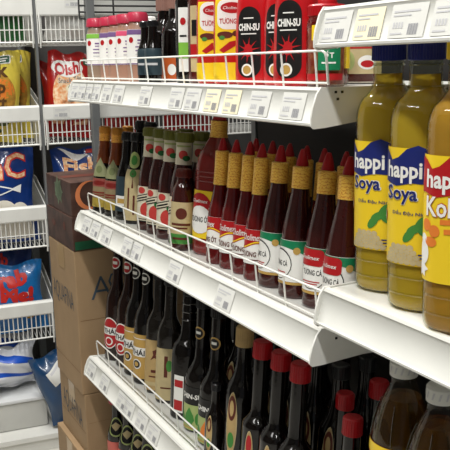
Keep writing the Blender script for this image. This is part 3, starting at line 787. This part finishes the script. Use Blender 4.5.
stock(on_low, T_LOW, 'soy sauce bottles on the lower shelf', [
 ('red_oval_soy_bottle','brown soy sauce bottle with red oval label at the far end of the lower shelf',.048,1.694,-58),
 ('red_oval_soy_bottle','brown soy sauce bottle behind the end one, its oval label half hidden',.056,1.641,-58),
 ('gold_label_soy_bottle','dark soy bottle with gold label, left of the gold-labelled pair',.055,1.585,-66),
 ('gold_label_soy_bottle','dark soy bottle with gold label, right of the gold-labelled pair',.055,1.530,-66),
 ('kraft_label_soy_bottle','square clear-necked bottle with kraft paper label',.058,1.472,-40),
 ('pale_label_soy_bottle','square clear-necked bottle with pale beige label and green leaf',.058,1.415,-36),
 ('striped_side_label_bottle','dark ring-necked bottle with narrow red and white side label',.060,1.330,-58),
 ('bean_label_soy_bottle','black soy bottle with round gold neck seal and green label, left of two',.058,1.268,-66),
 ('drop_label_soy_bottle','black soy bottle with round gold neck seal and orange drop, right of two',.056,1.203,-60),
 ('paper_collar_soy_bottle','dark bottle with kraft paper collar and narrow oval label',.062,1.119,-62),
 ('oval_label_soy_bottle','low dark bottle with narrow oval label, left of the paper-collared one',.032,1.157,-60,.58),
 ('red_cap_soy_bottle','red-capped dark soy bottle, leftmost of the three under the middle shelf rail',.055,1.048,-62),
 ('red_cap_soy_bottle','red-capped dark soy bottle, middle of the three under the middle shelf rail',.055,.992,-62),
 ('red_cap_soy_bottle','red-capped dark soy bottle, rightmost of the three under the middle shelf rail',.055,.937,-62),
 ('red_cap_soy_bottle','red-capped soy bottle in the dark, front one of the low pair under the shelf junction',.050,.800,-60,.88),
 ('red_cap_soy_bottle','red-capped soy bottle in the dark, behind the front one of the low pair',.100,.885,-60,.86),
 ('red_cap_soy_bottle','red-capped soy bottle in the dark, barely seen left of the white-capped oil bottle',.150,.872,-60,.93),
])
BACK = [('oval_label_soy_bottle', 'dark soy bottle in the shadowed back rows of the lower shelf', dx, y0+k*.063, -60) for dx, y0, n in ((.130,.940,9),(.192,.955,4)) for k in range(n)]
stock(on_low, T_LOW, 'dark soy bottles in the back rows', BACK)
stock(lambda dx, Y: (XF+dx, Y, .1904), 0, 'vinegar bottles on the bottom deck', [
 ('pink_label_bottle','salmon-labelled bottle on the bottom deck, first from the cartons',.042,1.693,-30,1.10),
 ('pink_label_bottle','salmon-labelled bottle on the bottom deck, second from the cartons',.050,1.640,-30,1.10),
 ('teal_label_bottle','teal-labelled bottle on the bottom deck, third from the cartons',.055,1.586,-30,1.10),
 ('pink_label_bottle','salmon-labelled bottle on the bottom deck, fourth from the cartons',.055,1.531,-30,1.10),
])
stock(on_nmid, 0, 'cooking oil bottles on the oil shelf', [
 ('soya_oil_bottle','yellow-labelled oil bottle with blue wave, leftmost at the shelf end',.060,.731,-70),
 ('soya_oil_bottle','yellow-labelled oil bottle with blue wave, second from the shelf end',.046,.653,-70),
 ('koki_oil_bottle','yellow-capped oil bottle with a red wave on its label, at the right edge',.029,.577,-64),
 ('soya_oil_bottle','blue-capped oil bottle in the second row behind the first two oil bottles',.140,.690,-24),
 ('soya_oil_bottle','blue-capped oil bottle in the second row behind the red-waved bottle',.132,.612,-24),
])
stock(on_nlow, 0, 'ribbed oil bottles on the dark shelf', [
 ('ribbed_oil_bottle','white-capped ribbed oil bottle, left of the two at the lower right',.065,.700,-25),
 ('ribbed_oil_bottle','white-capped ribbed oil bottle, right of the two at the lower right corner',.052,.622,-25),
])
stock(on_top, T_UP, 'bottles and jars on the upper shelf', [
 ('lime_top_dressing_bottle','pink-capped dressing bottle with a lime band, leftmost of the five',.042,1.693,-24),
 ('plum_top_dressing_bottle','pink-capped dressing bottle with plum band, second from left',.054,1.644,-24),
 ('plum_top_dressing_bottle','pink-capped dressing bottle with plum band, third from left',.055,1.595,-24),
 ('pink_top_dressing_bottle','pink-capped dressing bottle with a bright pink band, fourth of the five',.055,1.545,-24),
 ('plum_top_dressing_bottle','pink-capped dressing bottle with plum band, rightmost of the five',.055,1.484,-20),
 ('small_black_bottle','small black bottle just right of the pink-capped bottles, front row',.030,1.385,-40),
 ('small_black_bottle','small black bottle beside the orange-labelled bottles, front row',.030,1.350,-40),
 ('white_cap_bottle','black bottle with a white cap behind the two small black bottles',.112,1.560,-40),
 ('orange_label_bottle','dark bottle with orange foot label and dusty cap, left of two',.088,1.432,-20),
 ('orange_label_bottle','dark bottle with orange foot label and dusty cap, right of two',.086,1.376,-20),
 ('side_label_bottle','black bottle with a narrow white and lime side label',.052,1.248,-48),
 ('reddish_side_label_bottle','red-brown bottle with a narrow beige side label',.054,1.203,-52),
 ('yellow_label_chili_bottle','chili sauce bottle with yellow and white label, left of two',.050,1.152,-22),
 ('yellow_label_chili_bottle','chili sauce bottle with yellow and white label, right of two',.050,1.093,-22),
 ('squeeze_chili_bottle','red squeeze bottle with black arched label, leftmost of three',.052,1.020,-59),
 ('squeeze_chili_bottle','red squeeze bottle with black arched label, middle of three',.062,.958,-65),
 ('squeeze_chili_bottle','red squeeze bottle with black arched label, rightmost of three',.046,.904,-61),
 ('squeeze_chili_bottle','red squeeze bottle in the second row behind the green-labelled jar',.172,1.035,-62),
 ('green_label_jar','red-lidded glass jar with green label near the shelf end',.052,.844,-28),
 ('white_label_jar','jar with white chili label at the end of the wire fence',.110,.915,-28),
 ('beige_label_jar','wide low jar with beige label and maroon lid, set back at the shelf end',.190,.968,-20),
])

# ================================================================== cartons between gondola and snack wall
board = mat('cardboard', (166,138,104), .75, noise=.08, nscale=14, bump=.08)
boardedge = mat('cardboard_seam', (132,98,62), .8)
marker = mat('marker_ink', (62,78,92), .7)
tapem = mat('packing_tape', (186,156,112), .3, coat=.3)
def carton(w, d, h, scrawls):
    """origin front-left bottom corner; +x right, +y back"""
    m = MB(board); m.box((0,0,0),(w,d,h), bev=.003)
    parts = [('carton_body', m.mesh('carton_body', 0))]
    s = MB([boardedge, tapem])
    fr = lambda a, b, o: (a, -o, b); lf = lambda a, b, o: (-o, d-a, b)
    s.decal([rect(w/2-.03,h-.07,w/2+.03,h-.002)], fr, 1, .0006, step=None)
    s.decal([rect(.006,h*.52,w-.006,h*.523)], fr, 0, .0006, step=None)
    s.decal([rect(d/2-.025,h-.06,d/2+.025,h-.002)], lf, 1, .0006, step=None)
    s.decal([rect(.004,.055,d-.004,.0565)], lf, 0, .0006, step=None)
    parts.append(('flap_seam', s.mesh('flap_seam', 0)))
    for face, polys in scrawls:
        k = MB(marker)
        for pl in polys: k.decal(pl, fr if face == 'f' else lf, 0, .0009, step=None)
        parts.append(('handwriting', k.mesh('handwriting', 0)))
    return parts
CX, CY, CW, CD = .516, 1.772, .30, .215
spec('tall_carton', *carton(CW, CD, .357, [('l', [text('AQUAFINA', .105,.225, w=.17, h=.055, bold=-.012, rot=-.02)]), ('f', [text('A', .062,.262, h=.055, bold=-.012), text('Q', .104,.270, h=.055, bold=-.012)])]))
spec('low_carton', *carton(CW, CD, .157, [('l', [text('AQUAFINA', .108,.085, w=.16, h=.06, bold=-.012, rot=-.05)])]))
spec('base_carton', *carton(CW+.02, CD+.01, .26, []))
def cz(n, kind, label, x, y, z, rz, cat='box', g='plain cartons stacked at the shelf end'):
    r = put(kind, label, cat, (x, y, z), rad(rz), 0, g); r.name = 'cardboard_carton'
    return r
cz(0,'base_carton','brown carton on the floor, lowest of the stack at the shelf end',CX-.010,CY-.002,0.0,0)
cz(0,'low_carton','short brown carton with blue handwriting, middle of the stack',CX+.004,CY,.2606,0)
cz(0,'tall_carton','upper brown carton with blue handwriting, under the dark printed boxes',CX,CY,.4182,0)
# dark printed boxes
choc = mat('chocolate_board', (58,36,30), .5, noise=.4, nscale=30, col2=(84,58,48))
dkgreen = mat('dark_green_print', (22,84,54), .5); peach = mat('peach_print', (214,128,80), .5); leafy = mat('sage_print', (120,140,110), .5, noise=.3, nscale=60)
CRES = [(.034*math.cos(a), .034*math.sin(a)) for a in [rad(70+i*16) for i in range(14)]]+[(.007+.030*math.cos(a), .002+.030*math.sin(a)) for a in [rad(285-i*16) for i in range(14)]]
def pbox(w, d, h, green_foot):
    m = MB([choc, peach, dkgreen, leafy, brownp]); m.box((0,0,0),(w,d,h), bev=.002)
    fr = lambda a, b, o: (a, -o, b); lf = lambda a, b, o: (-o, d-a, b); tp = lambda a, b, o: (a, b, h+o)
    if not green_foot:
        m.decal([[(x+.044,y+.048) for x, y in CRES]], fr, 1, .0006, step=None)
        m.decal([[(x*.8+.092,y*.8+.040) for x, y in CRES]], fr, 4, .0006, step=None)
        m.decal([rect(.030,.004,.090,.009)], fr, 1, .0006, step=None)
        m.decal([ell(.110,.050,.030,.024), star(.112,.050,.038,.020,7)], lf, 3, .0006, step=None)
    else:
        m.decal([rect(.004,.002,w-.004,.022)], fr, 2, .0006, step=None)
        m.decal([rect(.070,.008,.120,.013)], fr, 3, .0009, step=None)
        m.decal([rect(.030,.064,.085,.069), rect(.035,.036,.075,.040)], fr, 1, .0006, step=None)
        m.decal([ell(.06,.045,.014,.008), ell(.15,.05,.010,.010)], lf, 4, .0006, step=None)
    m.decal([rect(.01,d/2-.02,w-.01,d/2+.02)], tp, 4, .0006, step=None)
    return m.mesh('printed_box', 0)
spec('printed_box', ('printed_box', pbox(.245,.215,.080,True)))
spec('moon_printed_box', ('printed_box', pbox(.245,.215,.080,False)))
put('printed_box','dark brown printed box with green foot band, directly on the cartons','box',(CX,CY-.002,.7758),0,0,'dark printed boxes')
put('moon_printed_box','dark brown printed box with peach crescent, topmost of the stack','box',(CX+.002,CY,.8563),rad(-.6),0,'dark printed boxes')

RACK_FIRST = set(bpy.data.objects)
# ================================================================== snack wall: wire baskets
BY = 2.45
def basket(label, x0, x1, rim, strip, floor_z, labs=()):
    root = bpy.data.objects.new('wire_basket_shelf', None); C.objects.link(root); root.location = (x0, BY, floor_z)
    tag(root, label, 'shelf', 'wire basket shelves of the snack wall')
    W = x1-x0; H = rim-floor_z; hs = H-strip
    def part(nm, mb, s=40):
        o = bpy.data.objects.new(nm, mb.mesh(nm, s)); C.objects.link(o); o.parent = root; return o
    m = MB(steel)
    m.prism([(0,H),(.012,H),(.012,H-.004),(.004,H-.006),(.004,H-strip),(-.004,H-strip),(-.006,H-strip+.004),(-.006,H-.006)], 'x', .002, W-.002)
    part('price_strip', m, 20)
    m = MB(wire_w); x = .012
    while x < W-.008:
        m.tube([(x,.004,.004),(x,.002,hs+.004)], .0019, seg=5); m.tube([(x,.004,.004),(x,.36,.004)], .0015, seg=4); x += .0142
    for z, r in ((.004,.003),(hs*.5,.0015)): m.tube([(.006,.003,z),(W-.006,.003,z)], r, seg=5)
    for y in (.12,.24,.36): m.tube([(.006,y,.0015),(W-.006,y,.0015)], .002, seg=4)
    part('wire_grid', m, 60)
    for x in (.0, W-.003):
        m = MB(steel); m.prism([(.004,0),(.37,0),(.37,H+.05),(.30,H+.05),(.004,H-.004)], 'x', x, x+.003)
        part('side_panel', m, 0)
    for x in (.006, W-.006):
        m = MB(wire_w); m.tube([(x,-.001,H-strip*.6),(x,-.008,hs*.7),(x,-.008,.0),(x,-.004,-.012)], .0025, seg=5); part('hook', m, 60)
    for xl in labs:
        lm = MB([paper, ink, inkf]); fl = lambda a, b, o: (xl+a, -.006-o, H-strip*.5+b)
        lm.decal([rect(-.026,-.016,.026,.016)], fl, 0, .0006, step=None)
        lm.decal([[(x-.008, y-.013) for x, y in q] for q in BAR]+[[(x+.005, y-.013) for x, y in q] for q in BAR], fl, 1, .0009, step=None)
        lm.decal([rect(-.020,.008,.018,.010), rect(-.020,.004,.010,.0055), rect(-.022,-.012,-.012,-.006)], fl, 2, .0009, step=None)
        part('price_label', lm, 0)
PX = .606
L0, L1, R0, R1 = -.42, PX-.005, PX+.005, 1.55
basket('top basket shelf left of the post, green and red packs inside', L0, L1, 1.43, .083, 1.266)
basket('top basket shelf right of the post, white packs inside', R0, R1, 1.43, .083, 1.266, (.11,))
basket('basket shelf of yellow snack bags, left of the post', L0, L1, 1.083, .048, .959)
basket('basket shelf of red snack bags with a price label, right of the post', R0, R1, 1.083, .048, .959, (.055,))
basket('basket shelf holding the large blue bag and white packs', L0, L1, .774, .047, .639)
basket('basket shelf behind the printed boxes, holding small blue bags', R0, R1, .774, .047, .639)
basket('lowest left basket shelf holding the bright blue bag', L0, L1, .466, .045, .337)
basket('lowest right basket shelf, mostly behind the cartons', R0, R1, .466, .045, .337)
root = bpy.data.objects.new('snack_rack', None); C.objects.link(root); root.location = (PX, BY, 0); tag(root, 'tall rack of white steel at the aisle end, carrying wire baskets', 'shelving unit')
def rp(nm, mb, s=0):
    o = bpy.data.objects.new(nm, mb.mesh(nm, s)); C.objects.link(o); o.parent = root
m = MB(grey_steel); m.box((-.004,.004,0),(.004,.03,2.1)); rp('upright', m)
m = MB(grey_steel); m.box((-.012,.40,0),(.012,.43,2.1)); rp('upright', m)
m = MB(mat('rack_back', (74,72,70), .6, noise=.1, nscale=6)); m.box((L0-PX,.43,.056),(R1-PX,.44,2.1)); rp('back_panel', m)
m = MB(steel); m.box((L0-PX,-.10,.04),(R1-PX,.42,.055)); rp('base_deck', m)
m = MB(steel); m.box((L0-PX,-.09,.0),(R1-PX,-.08,.04)); rp('kick_plate', m)
# ------------------------------------------------------------------ bags
def bag(w, h, t, mats, art, seed=0, seal=.05, crumple=.006, nu=26, nv=30, squash=.08):
    """pillow pack standing on its lower seal; front is -Y; art = [(slot, polys, off)] in metres from bottom centre"""
    rnd = random.Random(seed); ph = [rnd.uniform(0,6.28) for _ in range(8)]
    def half(u, v):
        e = max(0, min((v-seal)/.30, (1-seal-v)/.30, 1)); e = math.sin(e*PI/2)
        g = max(0, 1-abs(u)**2.6)**.62
        wr = 1+.10*math.sin(7*u+ph[0]+5*v)+.07*math.sin(13*v+ph[1]+4*u)
        return t/2*e*g*wr+.0012*(1-abs(u)**8)
    def surf(a, b, off, side=-1):
        u = max(-1, min(1, 2*a/w)); v = max(0, min(1, b/h))
        x = u*w/2*(1-squash*math.sin(PI*v))+crumple*.5*math.sin(9*v+ph[2])*abs(u)
        z = v*h*(1+.0)+crumple*math.sin(6*u+ph[3])*(v**3)
        y = side*(half(u, v)+off)+crumple*(math.sin(8*u+ph[4])*(abs(v-.5)*2)**4+.7*math.sin(5*v+3*u+ph[5]))
        return (x, y, z)
    m = MB(mats)
    for side in (-1, 1):
        vs = [surf((2*i/nu-1)*w/2, j/nv*h, 0, side) for j in range(nv+1) for i in range(nu+1)]
        fs = []
        for j in range(nv):
            for i in range(nu):
                q = (j*(nu+1)+i, j*(nu+1)+i+1, (j+1)*(nu+1)+i+1, (j+1)*(nu+1)+i)
                fs.append(q if side < 0 else q[::-1])
        m.add(vs, fs, 0)
    for slot, polys, off in art: m.decal(polys, surf, slot, off, step=.008, stepy=.008)
    return m.mesh('snack_bag', 60)
foilY = mat('yellow_foil', (236,214,84), .3, coat=.3, noise=.12, nscale=20); foilR = mat('red_foil', (176,28,26), .3, coat=.3, noise=.2, nscale=25)
foilB = mat('blue_foil', (18,56,128), .28, coat=.4, noise=.3, nscale=18); foilC = mat('cyan_foil', (30,118,188), .28, coat=.4, noise=.25, nscale=18)
chip = mat('snack_print', (200,150,60), .4, noise=.3, nscale=70); chipO = mat('orange_snack_print', (232,150,92), .4, noise=.3, nscale=90, col2=(250,220,180))
olive = mat('olive_print', (96,108,40), .5, noise=.4, nscale=80); cloud = mat('cloud_print', (238,232,218), .5)
brown_letter = mat('brown_letters', (92,60,24), .5); brick = mat('brick_red_print', (206,44,36), .4)
def put_bag(mesh, name, label, x, y, z, rz=0, rx=0, ry=0, g=None, cat='snack bag'):
    o = bpy.data.objects.new(name, mesh); C.objects.link(o); o.rotation_mode = 'XYZ'
    o.location = (x, y, z); o.rotation_euler = (rad(rx), rad(ry), rad(rz)); tag(o, label, cat, g); return o
GB = 'snack bags in the wire baskets'
yel_art = [(1, [ell(-.03,.245,.055,.020), ell(.045,.16,.045,.03)], .0006), (2, [ell(.01,.135,.085,.085,28)], .0006), (3, [ell(-.045,.05,.03,.014), ell(.05,.065,.026,.016), ell(.01,.035,.04,.012)], .0012),
  (4, text('Snack', .0,.218, w=.140, bold=.035), .0018), (4, text('Bắp', .022,.168, w=.08, bold=.035), .0018), (4, text('Shott', .010,.122, w=.115, bold=.035), .0018),
  (5, [rrect(.030,.236,.078,.262,.006)], .0014), (6, [rrect(.033,.239,.075,.259,.005)], .0018), (5, [rect(.040,.250,.068,.254), rect(.042,.243,.064,.247)], .0022)]
ybag = bag(.215,.275,.075,[foilY, orange, chip, olive, brown_letter, white, dkgreen], yel_art, 3)
put_bag(ybag, 'snack_bag', 'yellow snack bag with brown lettering, front one at the left edge', .440, 2.512, .975, rz=-4, rx=-3, ry=4, g=GB)
put_bag(ybag, 'snack_bag', 'yellow snack bag behind the front one, against the rack post', .488, 2.612, .978, rz=4, rx=-3, ry=4, g=GB)
oi_art = [(1, [ell(.0,.125,.076,.090,26), rect(-.07,.04,.07,.12)], .0006), (2, [ell(-.018,.212,.062,.026)], .001), (3, text('Oishi', -.016,.212, w=.104, h=.038, bold=.04, rot=.12), .0016),
  (2, text('Snack Tôm', -.004,.178, w=.100, bold=.03, rot=.12), .0012), (4, text('Snack Tôm', -.004,.178, w=.096, bold=.0, rot=.12), .0016), (6, [ell(.012,.152,.034,.016)], .0012), (5, text('Cay', .012,.152, w=.050, bold=.04), .0018),
  (3, [ell(-.03,.07,.020,.012), ell(.03,.06,.024,.012), ell(-.005,.045,.02,.012)], .0012), (5, [rect(.045,.226,.078,.248)], .0012), (2, [rect(.050,.238,.073,.242), rect(.052,.231,.070,.235)], .0016)]
oi_art = [(a_, [[(x*.82, y) for x, y in q] for q in b_] if isinstance(b_, list) else ([(x*.82, y) for x, y in b_[0]], b_[1]), c_) for a_, b_, c_ in oi_art]
obag = bag(.150,.262,.055,[foilR, chipO, white, red, brown_letter, dkgreen, cream], oi_art, 5)
put_bag(obag, 'snack_bag', 'red and orange snack bag with white bubble lettering, right of the post', .692, 2.500, .978, rz=2, rx=-3, ry=6, g=GB)
rbag = bag(.175,.24,.05,[foilR, mat('maroon_print', (110,20,22), .4), white], [(1, [ell(0,.12,.06,.06)], .0006)], 6)
put_bag(rbag, 'snack_bag', 'plain dark red snack bag behind the bubble-lettered one', .712, 2.590, .972, rz=0, rx=-2, ry=1, g=GB)
put_bag(rbag, 'snack_bag', 'dark red snack bag low in the basket, right of the bubble-lettered one', .90, 2.505, .972, rz=-3, rx=-3, g=GB)
put_bag(rbag, 'snack_bag', 'dark red snack bag behind the wire grid post, farther right', 1.10, 2.515, .972, rz=4, rx=-3, g=GB)
fish_art = [(1, text('FishC', .012,.240, w=.225, h=.080, bold=.05), .0012), (4, text('FishC', .012,.240, w=.217, h=.074, bold=.01), .0018),
  (2, [[(-.05,.162),(-.01,.182),(.04,.186),(.08,.174),(.110,.184),(.107,.158),(.08,.168),(.04,.156),(-.01,.160),(-.05,.180)]], .0012), (3, [[(-.036,.170),(-.01,.1775),(.04,.1815),(.076,.171),(.04,.1605),(-.01,.1645)]], .0018),
  (5, [ell(-.08,.100,.045,.036), ell(-.02,.106,.04,.038), ell(.045,.102,.046,.038), ell(.10,.096,.032,.034), rect(-.13,.01,.13,.10)], .0008)]
fbag = bag(.30,.30,.07,[foilB, brick, white, foilB, chipO, cloud], fish_art, 8)
put_bag(fbag, 'snack_bag', 'large dark blue snack bag with orange letters and a fish outline', .432, 2.508, .654, rz=0, rx=-2, g=GB)
sb_art = [(1, text('Fish', 0,.225, w=.12, h=.05, bold=.04), .0012), (2, [[(-.07,.278),(-.02,.243),(.03,.258),(-.01,.268)], [(.0,.13),(.06,.18),(.075,.14),(.03,.11)]], .0012), (3, [rect(.02,.262,.075,.274)], .0012)]
sbag = bag(.19,.282,.06,[foilB, chipO, white, brick], sb_art, 9)
put_bag(sbag, 'snack_bag', 'small dark blue snack bag with orange letters above the printed boxes', .718, 2.512, .656, rz=-2, rx=-3, ry=2, g=GB)
put_bag(sbag, 'snack_bag', 'small dark blue snack bag half hidden behind the amber-capped bottles', .935, 2.515, .662, rz=3, rx=-3, ry=4, g=GB)
cm_art = [(1, text('Crab', -.005,.178, w=.150, h=.055, bold=.06, rot=.12), .0012), (1, text('Me!', .032,.128, w=.115, h=.050, bold=.07, rot=-.12), .0012), (2, text('Crab', -.015,.120, w=.112, h=.040, bold=-.02, rot=.12), .0018),
  (3, [ell(-.06,.05,.02,.012), ell(.06,.055,.016,.012)], .0010), (2, [ell(.055,.125,.020,.008), ell(-.065,.16,.018,.008)], .0010)]
cbag = bag(.235,.225,.07,[foilC, brick, white, chip], [(s_ if s_ != 2 else 2, p_, o_) for s_, p_, o_ in cm_art if not (s_ == 2 and isinstance(p_, tuple))], 11)
put_bag(cbag, 'snack_bag', 'bright blue snack bag with red lettering in the lowest left basket', .474, 2.512, .353, rz=0, rx=-4, ry=-3, g=GB)
dbag = bag(.23,.275,.06,[foilB, brick, chip, white], [(1, text('Crab', -.02,.225, w=.10, bold=.04), .0012), (2, [ell(.05,.17,.03,.02), ell(.0,.13,.04,.02)], .001)], 12)
put_bag(dbag, 'snack_bag', 'dark blue snack bag behind the bright blue one in the lowest left basket', .455, 2.612, .350, rz=2, rx=-2, g=GB)
gbag = bag(.20,.15,.05,[mat('green_foil', (46,112,58), .35, coat=.3, noise=.4, nscale=25), brick, white], [(1, [rect(-.09,.085,.09,.105)], .0006), (2, [rect(-.07,.11,.06,.125)], .0006)], 13)
put_bag(gbag, 'snack_bag', 'green and red snack pack behind the wires of the top left basket', .485, 2.495, 1.278, g=GB)
wbag = bag(.20,.13,.06,[mat('white_foil', (236,236,232), .4, noise=.06, nscale=20), inkf], [(1, [ell(.0,.08,.02,.02)], .0006)], 14)
put_bag(wbag, 'snack_bag', 'white snack pack behind the wires of the top right basket', .735, 2.500, 1.278, g=GB)
put_bag(wbag, 'snack_bag', 'white snack pack half behind the wire grid, top right basket', .965, 2.500, 1.278, g=GB)
# bottom deck of the rack
plas = mat('white_plastic_film', (236,238,242), .25, coat=.5, noise=.06, nscale=15)
stripe = mat('blue_stripe_print', (30,84,190), .35)
pb_art = [(1, [[(-.13,.10),(-.05,.125),(.06,.118),(.13,.09),(.13,.075),(.05,.100),(-.05,.105),(-.13,.08)], [(-.13,.05),(.0,.065),(.13,.045),(.13,.035),(.0,.052),(-.13,.036)]], .0008)]
pbag = bag(.27,.140,.13,[plas, stripe], pb_art, 21, crumple=.012)
ST = .055
put_bag(pbag, 'plastic_sack', 'white plastic sack with blue stripes, lying on the pale tub', .405, 2.50, .178, rz=4, rx=-3, ry=2, cat='sack')
pbag2 = bag(.24,.138,.10,[plas, stripe], pb_art, 22, crumple=.014)
put_bag(pbag2, 'plastic_sack', 'white plastic sack with blue stripes, behind the one in front', .425, 2.635, .176, rz=-3, rx=-2, ry=-1, cat='sack')
m = MB([mat('pale_tub', (206,206,200), .45, noise=.08, nscale=10), mat('tub_lid', (226,228,228), .35, noise=.05, nscale=10)])
m.box((-.30,-.14,0),(.0,.16,.092), bev=.008)
o = bpy.data.objects.new('storage_tub', None); C.objects.link(o); o.location = (.555, 2.56, ST+.0006); tag(o, 'pale plastic tub on the rack base under the striped sacks', 'tub')
b_ = bpy.data.objects.new('tub_body', m.mesh('tub_body', 40)); C.objects.link(b_); b_.parent = o
m = MB(MATS['tub_lid']); m.box((-.306,-.146,.0925),(.006,.166,.104), bev=.004); b_ = bpy.data.objects.new('lid', m.mesh('lid', 40)); C.objects.link(b_); b_.parent = o
bb = bag(.155,.23,.06,[mat('deep_blue_film', (22,66,108), .3, coat=.4, noise=.25, nscale=14), paper, inkf], [(1, [[(-.040,.178),(.030,.205),(.040,.155),(-.024,.130)]], .001), (2, [[(-.026,.177),(.016,.193),(.019,.186),(-.023,.169)]], .0014)], 23)
put_bag(bb, 'blue_refill_pack', 'deep blue pack with a white sticker leaning beside the brown cartons', .640, 2.375, .088, rz=-4, rx=-5, ry=-17, cat='pack')
# the whole snack wall stands a little askew to the aisle: shift and turn it as one
TURN = Matrix.Translation((.63, BY, 0)) @ Matrix.Rotation(rad(-7), 4, 'Z') @ Matrix.Translation((-.63+.035, -BY, 0))
for o in list(bpy.data.objects):
    if o not in RACK_FIRST and o.parent is None: o.matrix_world = TURN @ o.matrix_basis
# wire grid stand in front of the rack, above the pink-capped bottles
root = bpy.data.objects.new('wire_grid_stand', None); C.objects.link(root); root.location = (.755, 2.28, 0); tag(root, 'grey steel post with a dark wire grid, behind the pink-capped bottles', 'stand')
m = MB(grey_steel); m.box((-.012,-.012,0),(.012,.012,2.0), bev=.002); rp('post', m)
m = MB(mat('dark_wire', (66,66,66), .4, metal=.4))
for k in range(24): m.tube([(-.03,0,1.33+.018*k),(.55,0,1.33+.018*k)], .0028, seg=5)
for k in range(5): m.tube([(.075+.035*(k%2)+.11*k,.004,1.315),(.075+.035*(k%2)+.11*k,.004,1.76)], .0028, seg=5)
m.tube([(-.03,0,1.33),(-.03,0,1.723)], .0028, seg=5)
rp('wire_grid', m, 60)

# ================================================================== light
def area(name, loc, sx, sy, power, rot=(0,0,0), col=(1,.985,.955)):
    l = bpy.data.lights.new(name, 'AREA'); l.shape = 'RECTANGLE'; l.size = sx; l.size_y = sy; l.energy = power; l.color = col
    o = bpy.data.objects.new(name, l); C.objects.link(o); o.location = loc; o.rotation_euler = rot
area('fluorescent_tube', (-.15, .1, 2.72), .12, 1.3, 36)
area('fluorescent_tube', (.30, 1.75, 2.72), .12, 1.3, 34)
area('fluorescent_tube', (-1.1, 1.0, 2.72), .12, 1.3, 10)
w = bpy.data.worlds.new('shop_ambient'); sc.world = w; w.use_nodes = True  # even ambient fill standing in for light from the rest of the shop
w.node_tree.nodes['Background'].inputs['Color'].default_value = (.92,.96,1,1)
w.node_tree.nodes['Background'].inputs['Strength'].default_value = .10

# ================================================================== camera
cam = bpy.data.cameras.new('camera'); cam.sensor_width = 36; cam.lens = 800/450*36; cam.clip_start = .02
co = bpy.data.objects.new('camera', cam); C.objects.link(co)
r = Vector((.88623244,-.46260355,-.02429046)); u = Vector((.11377603,.16653728,.979449)); f = Vector((.44905132,.87078315,-.20022393))
co.matrix_world = Matrix(((r.x,u.x,-f.x,0),(r.y,u.y,-f.y,0),(r.z,u.z,-f.z,1.2),(0,0,0,1)))
sc.camera = co
sc.view_settings.view_transform = 'Standard'; sc.view_settings.look = 'None'; sc.view_settings.gamma = 1; sc.view_settings.use_curve_mapping = False
sc.view_settings.exposure = .18
sc.cycles.use_denoising = True
sc.cycles.max_bounces = 10; sc.cycles.transparent_max_bounces = 24; sc.cycles.transmission_bounces = 8
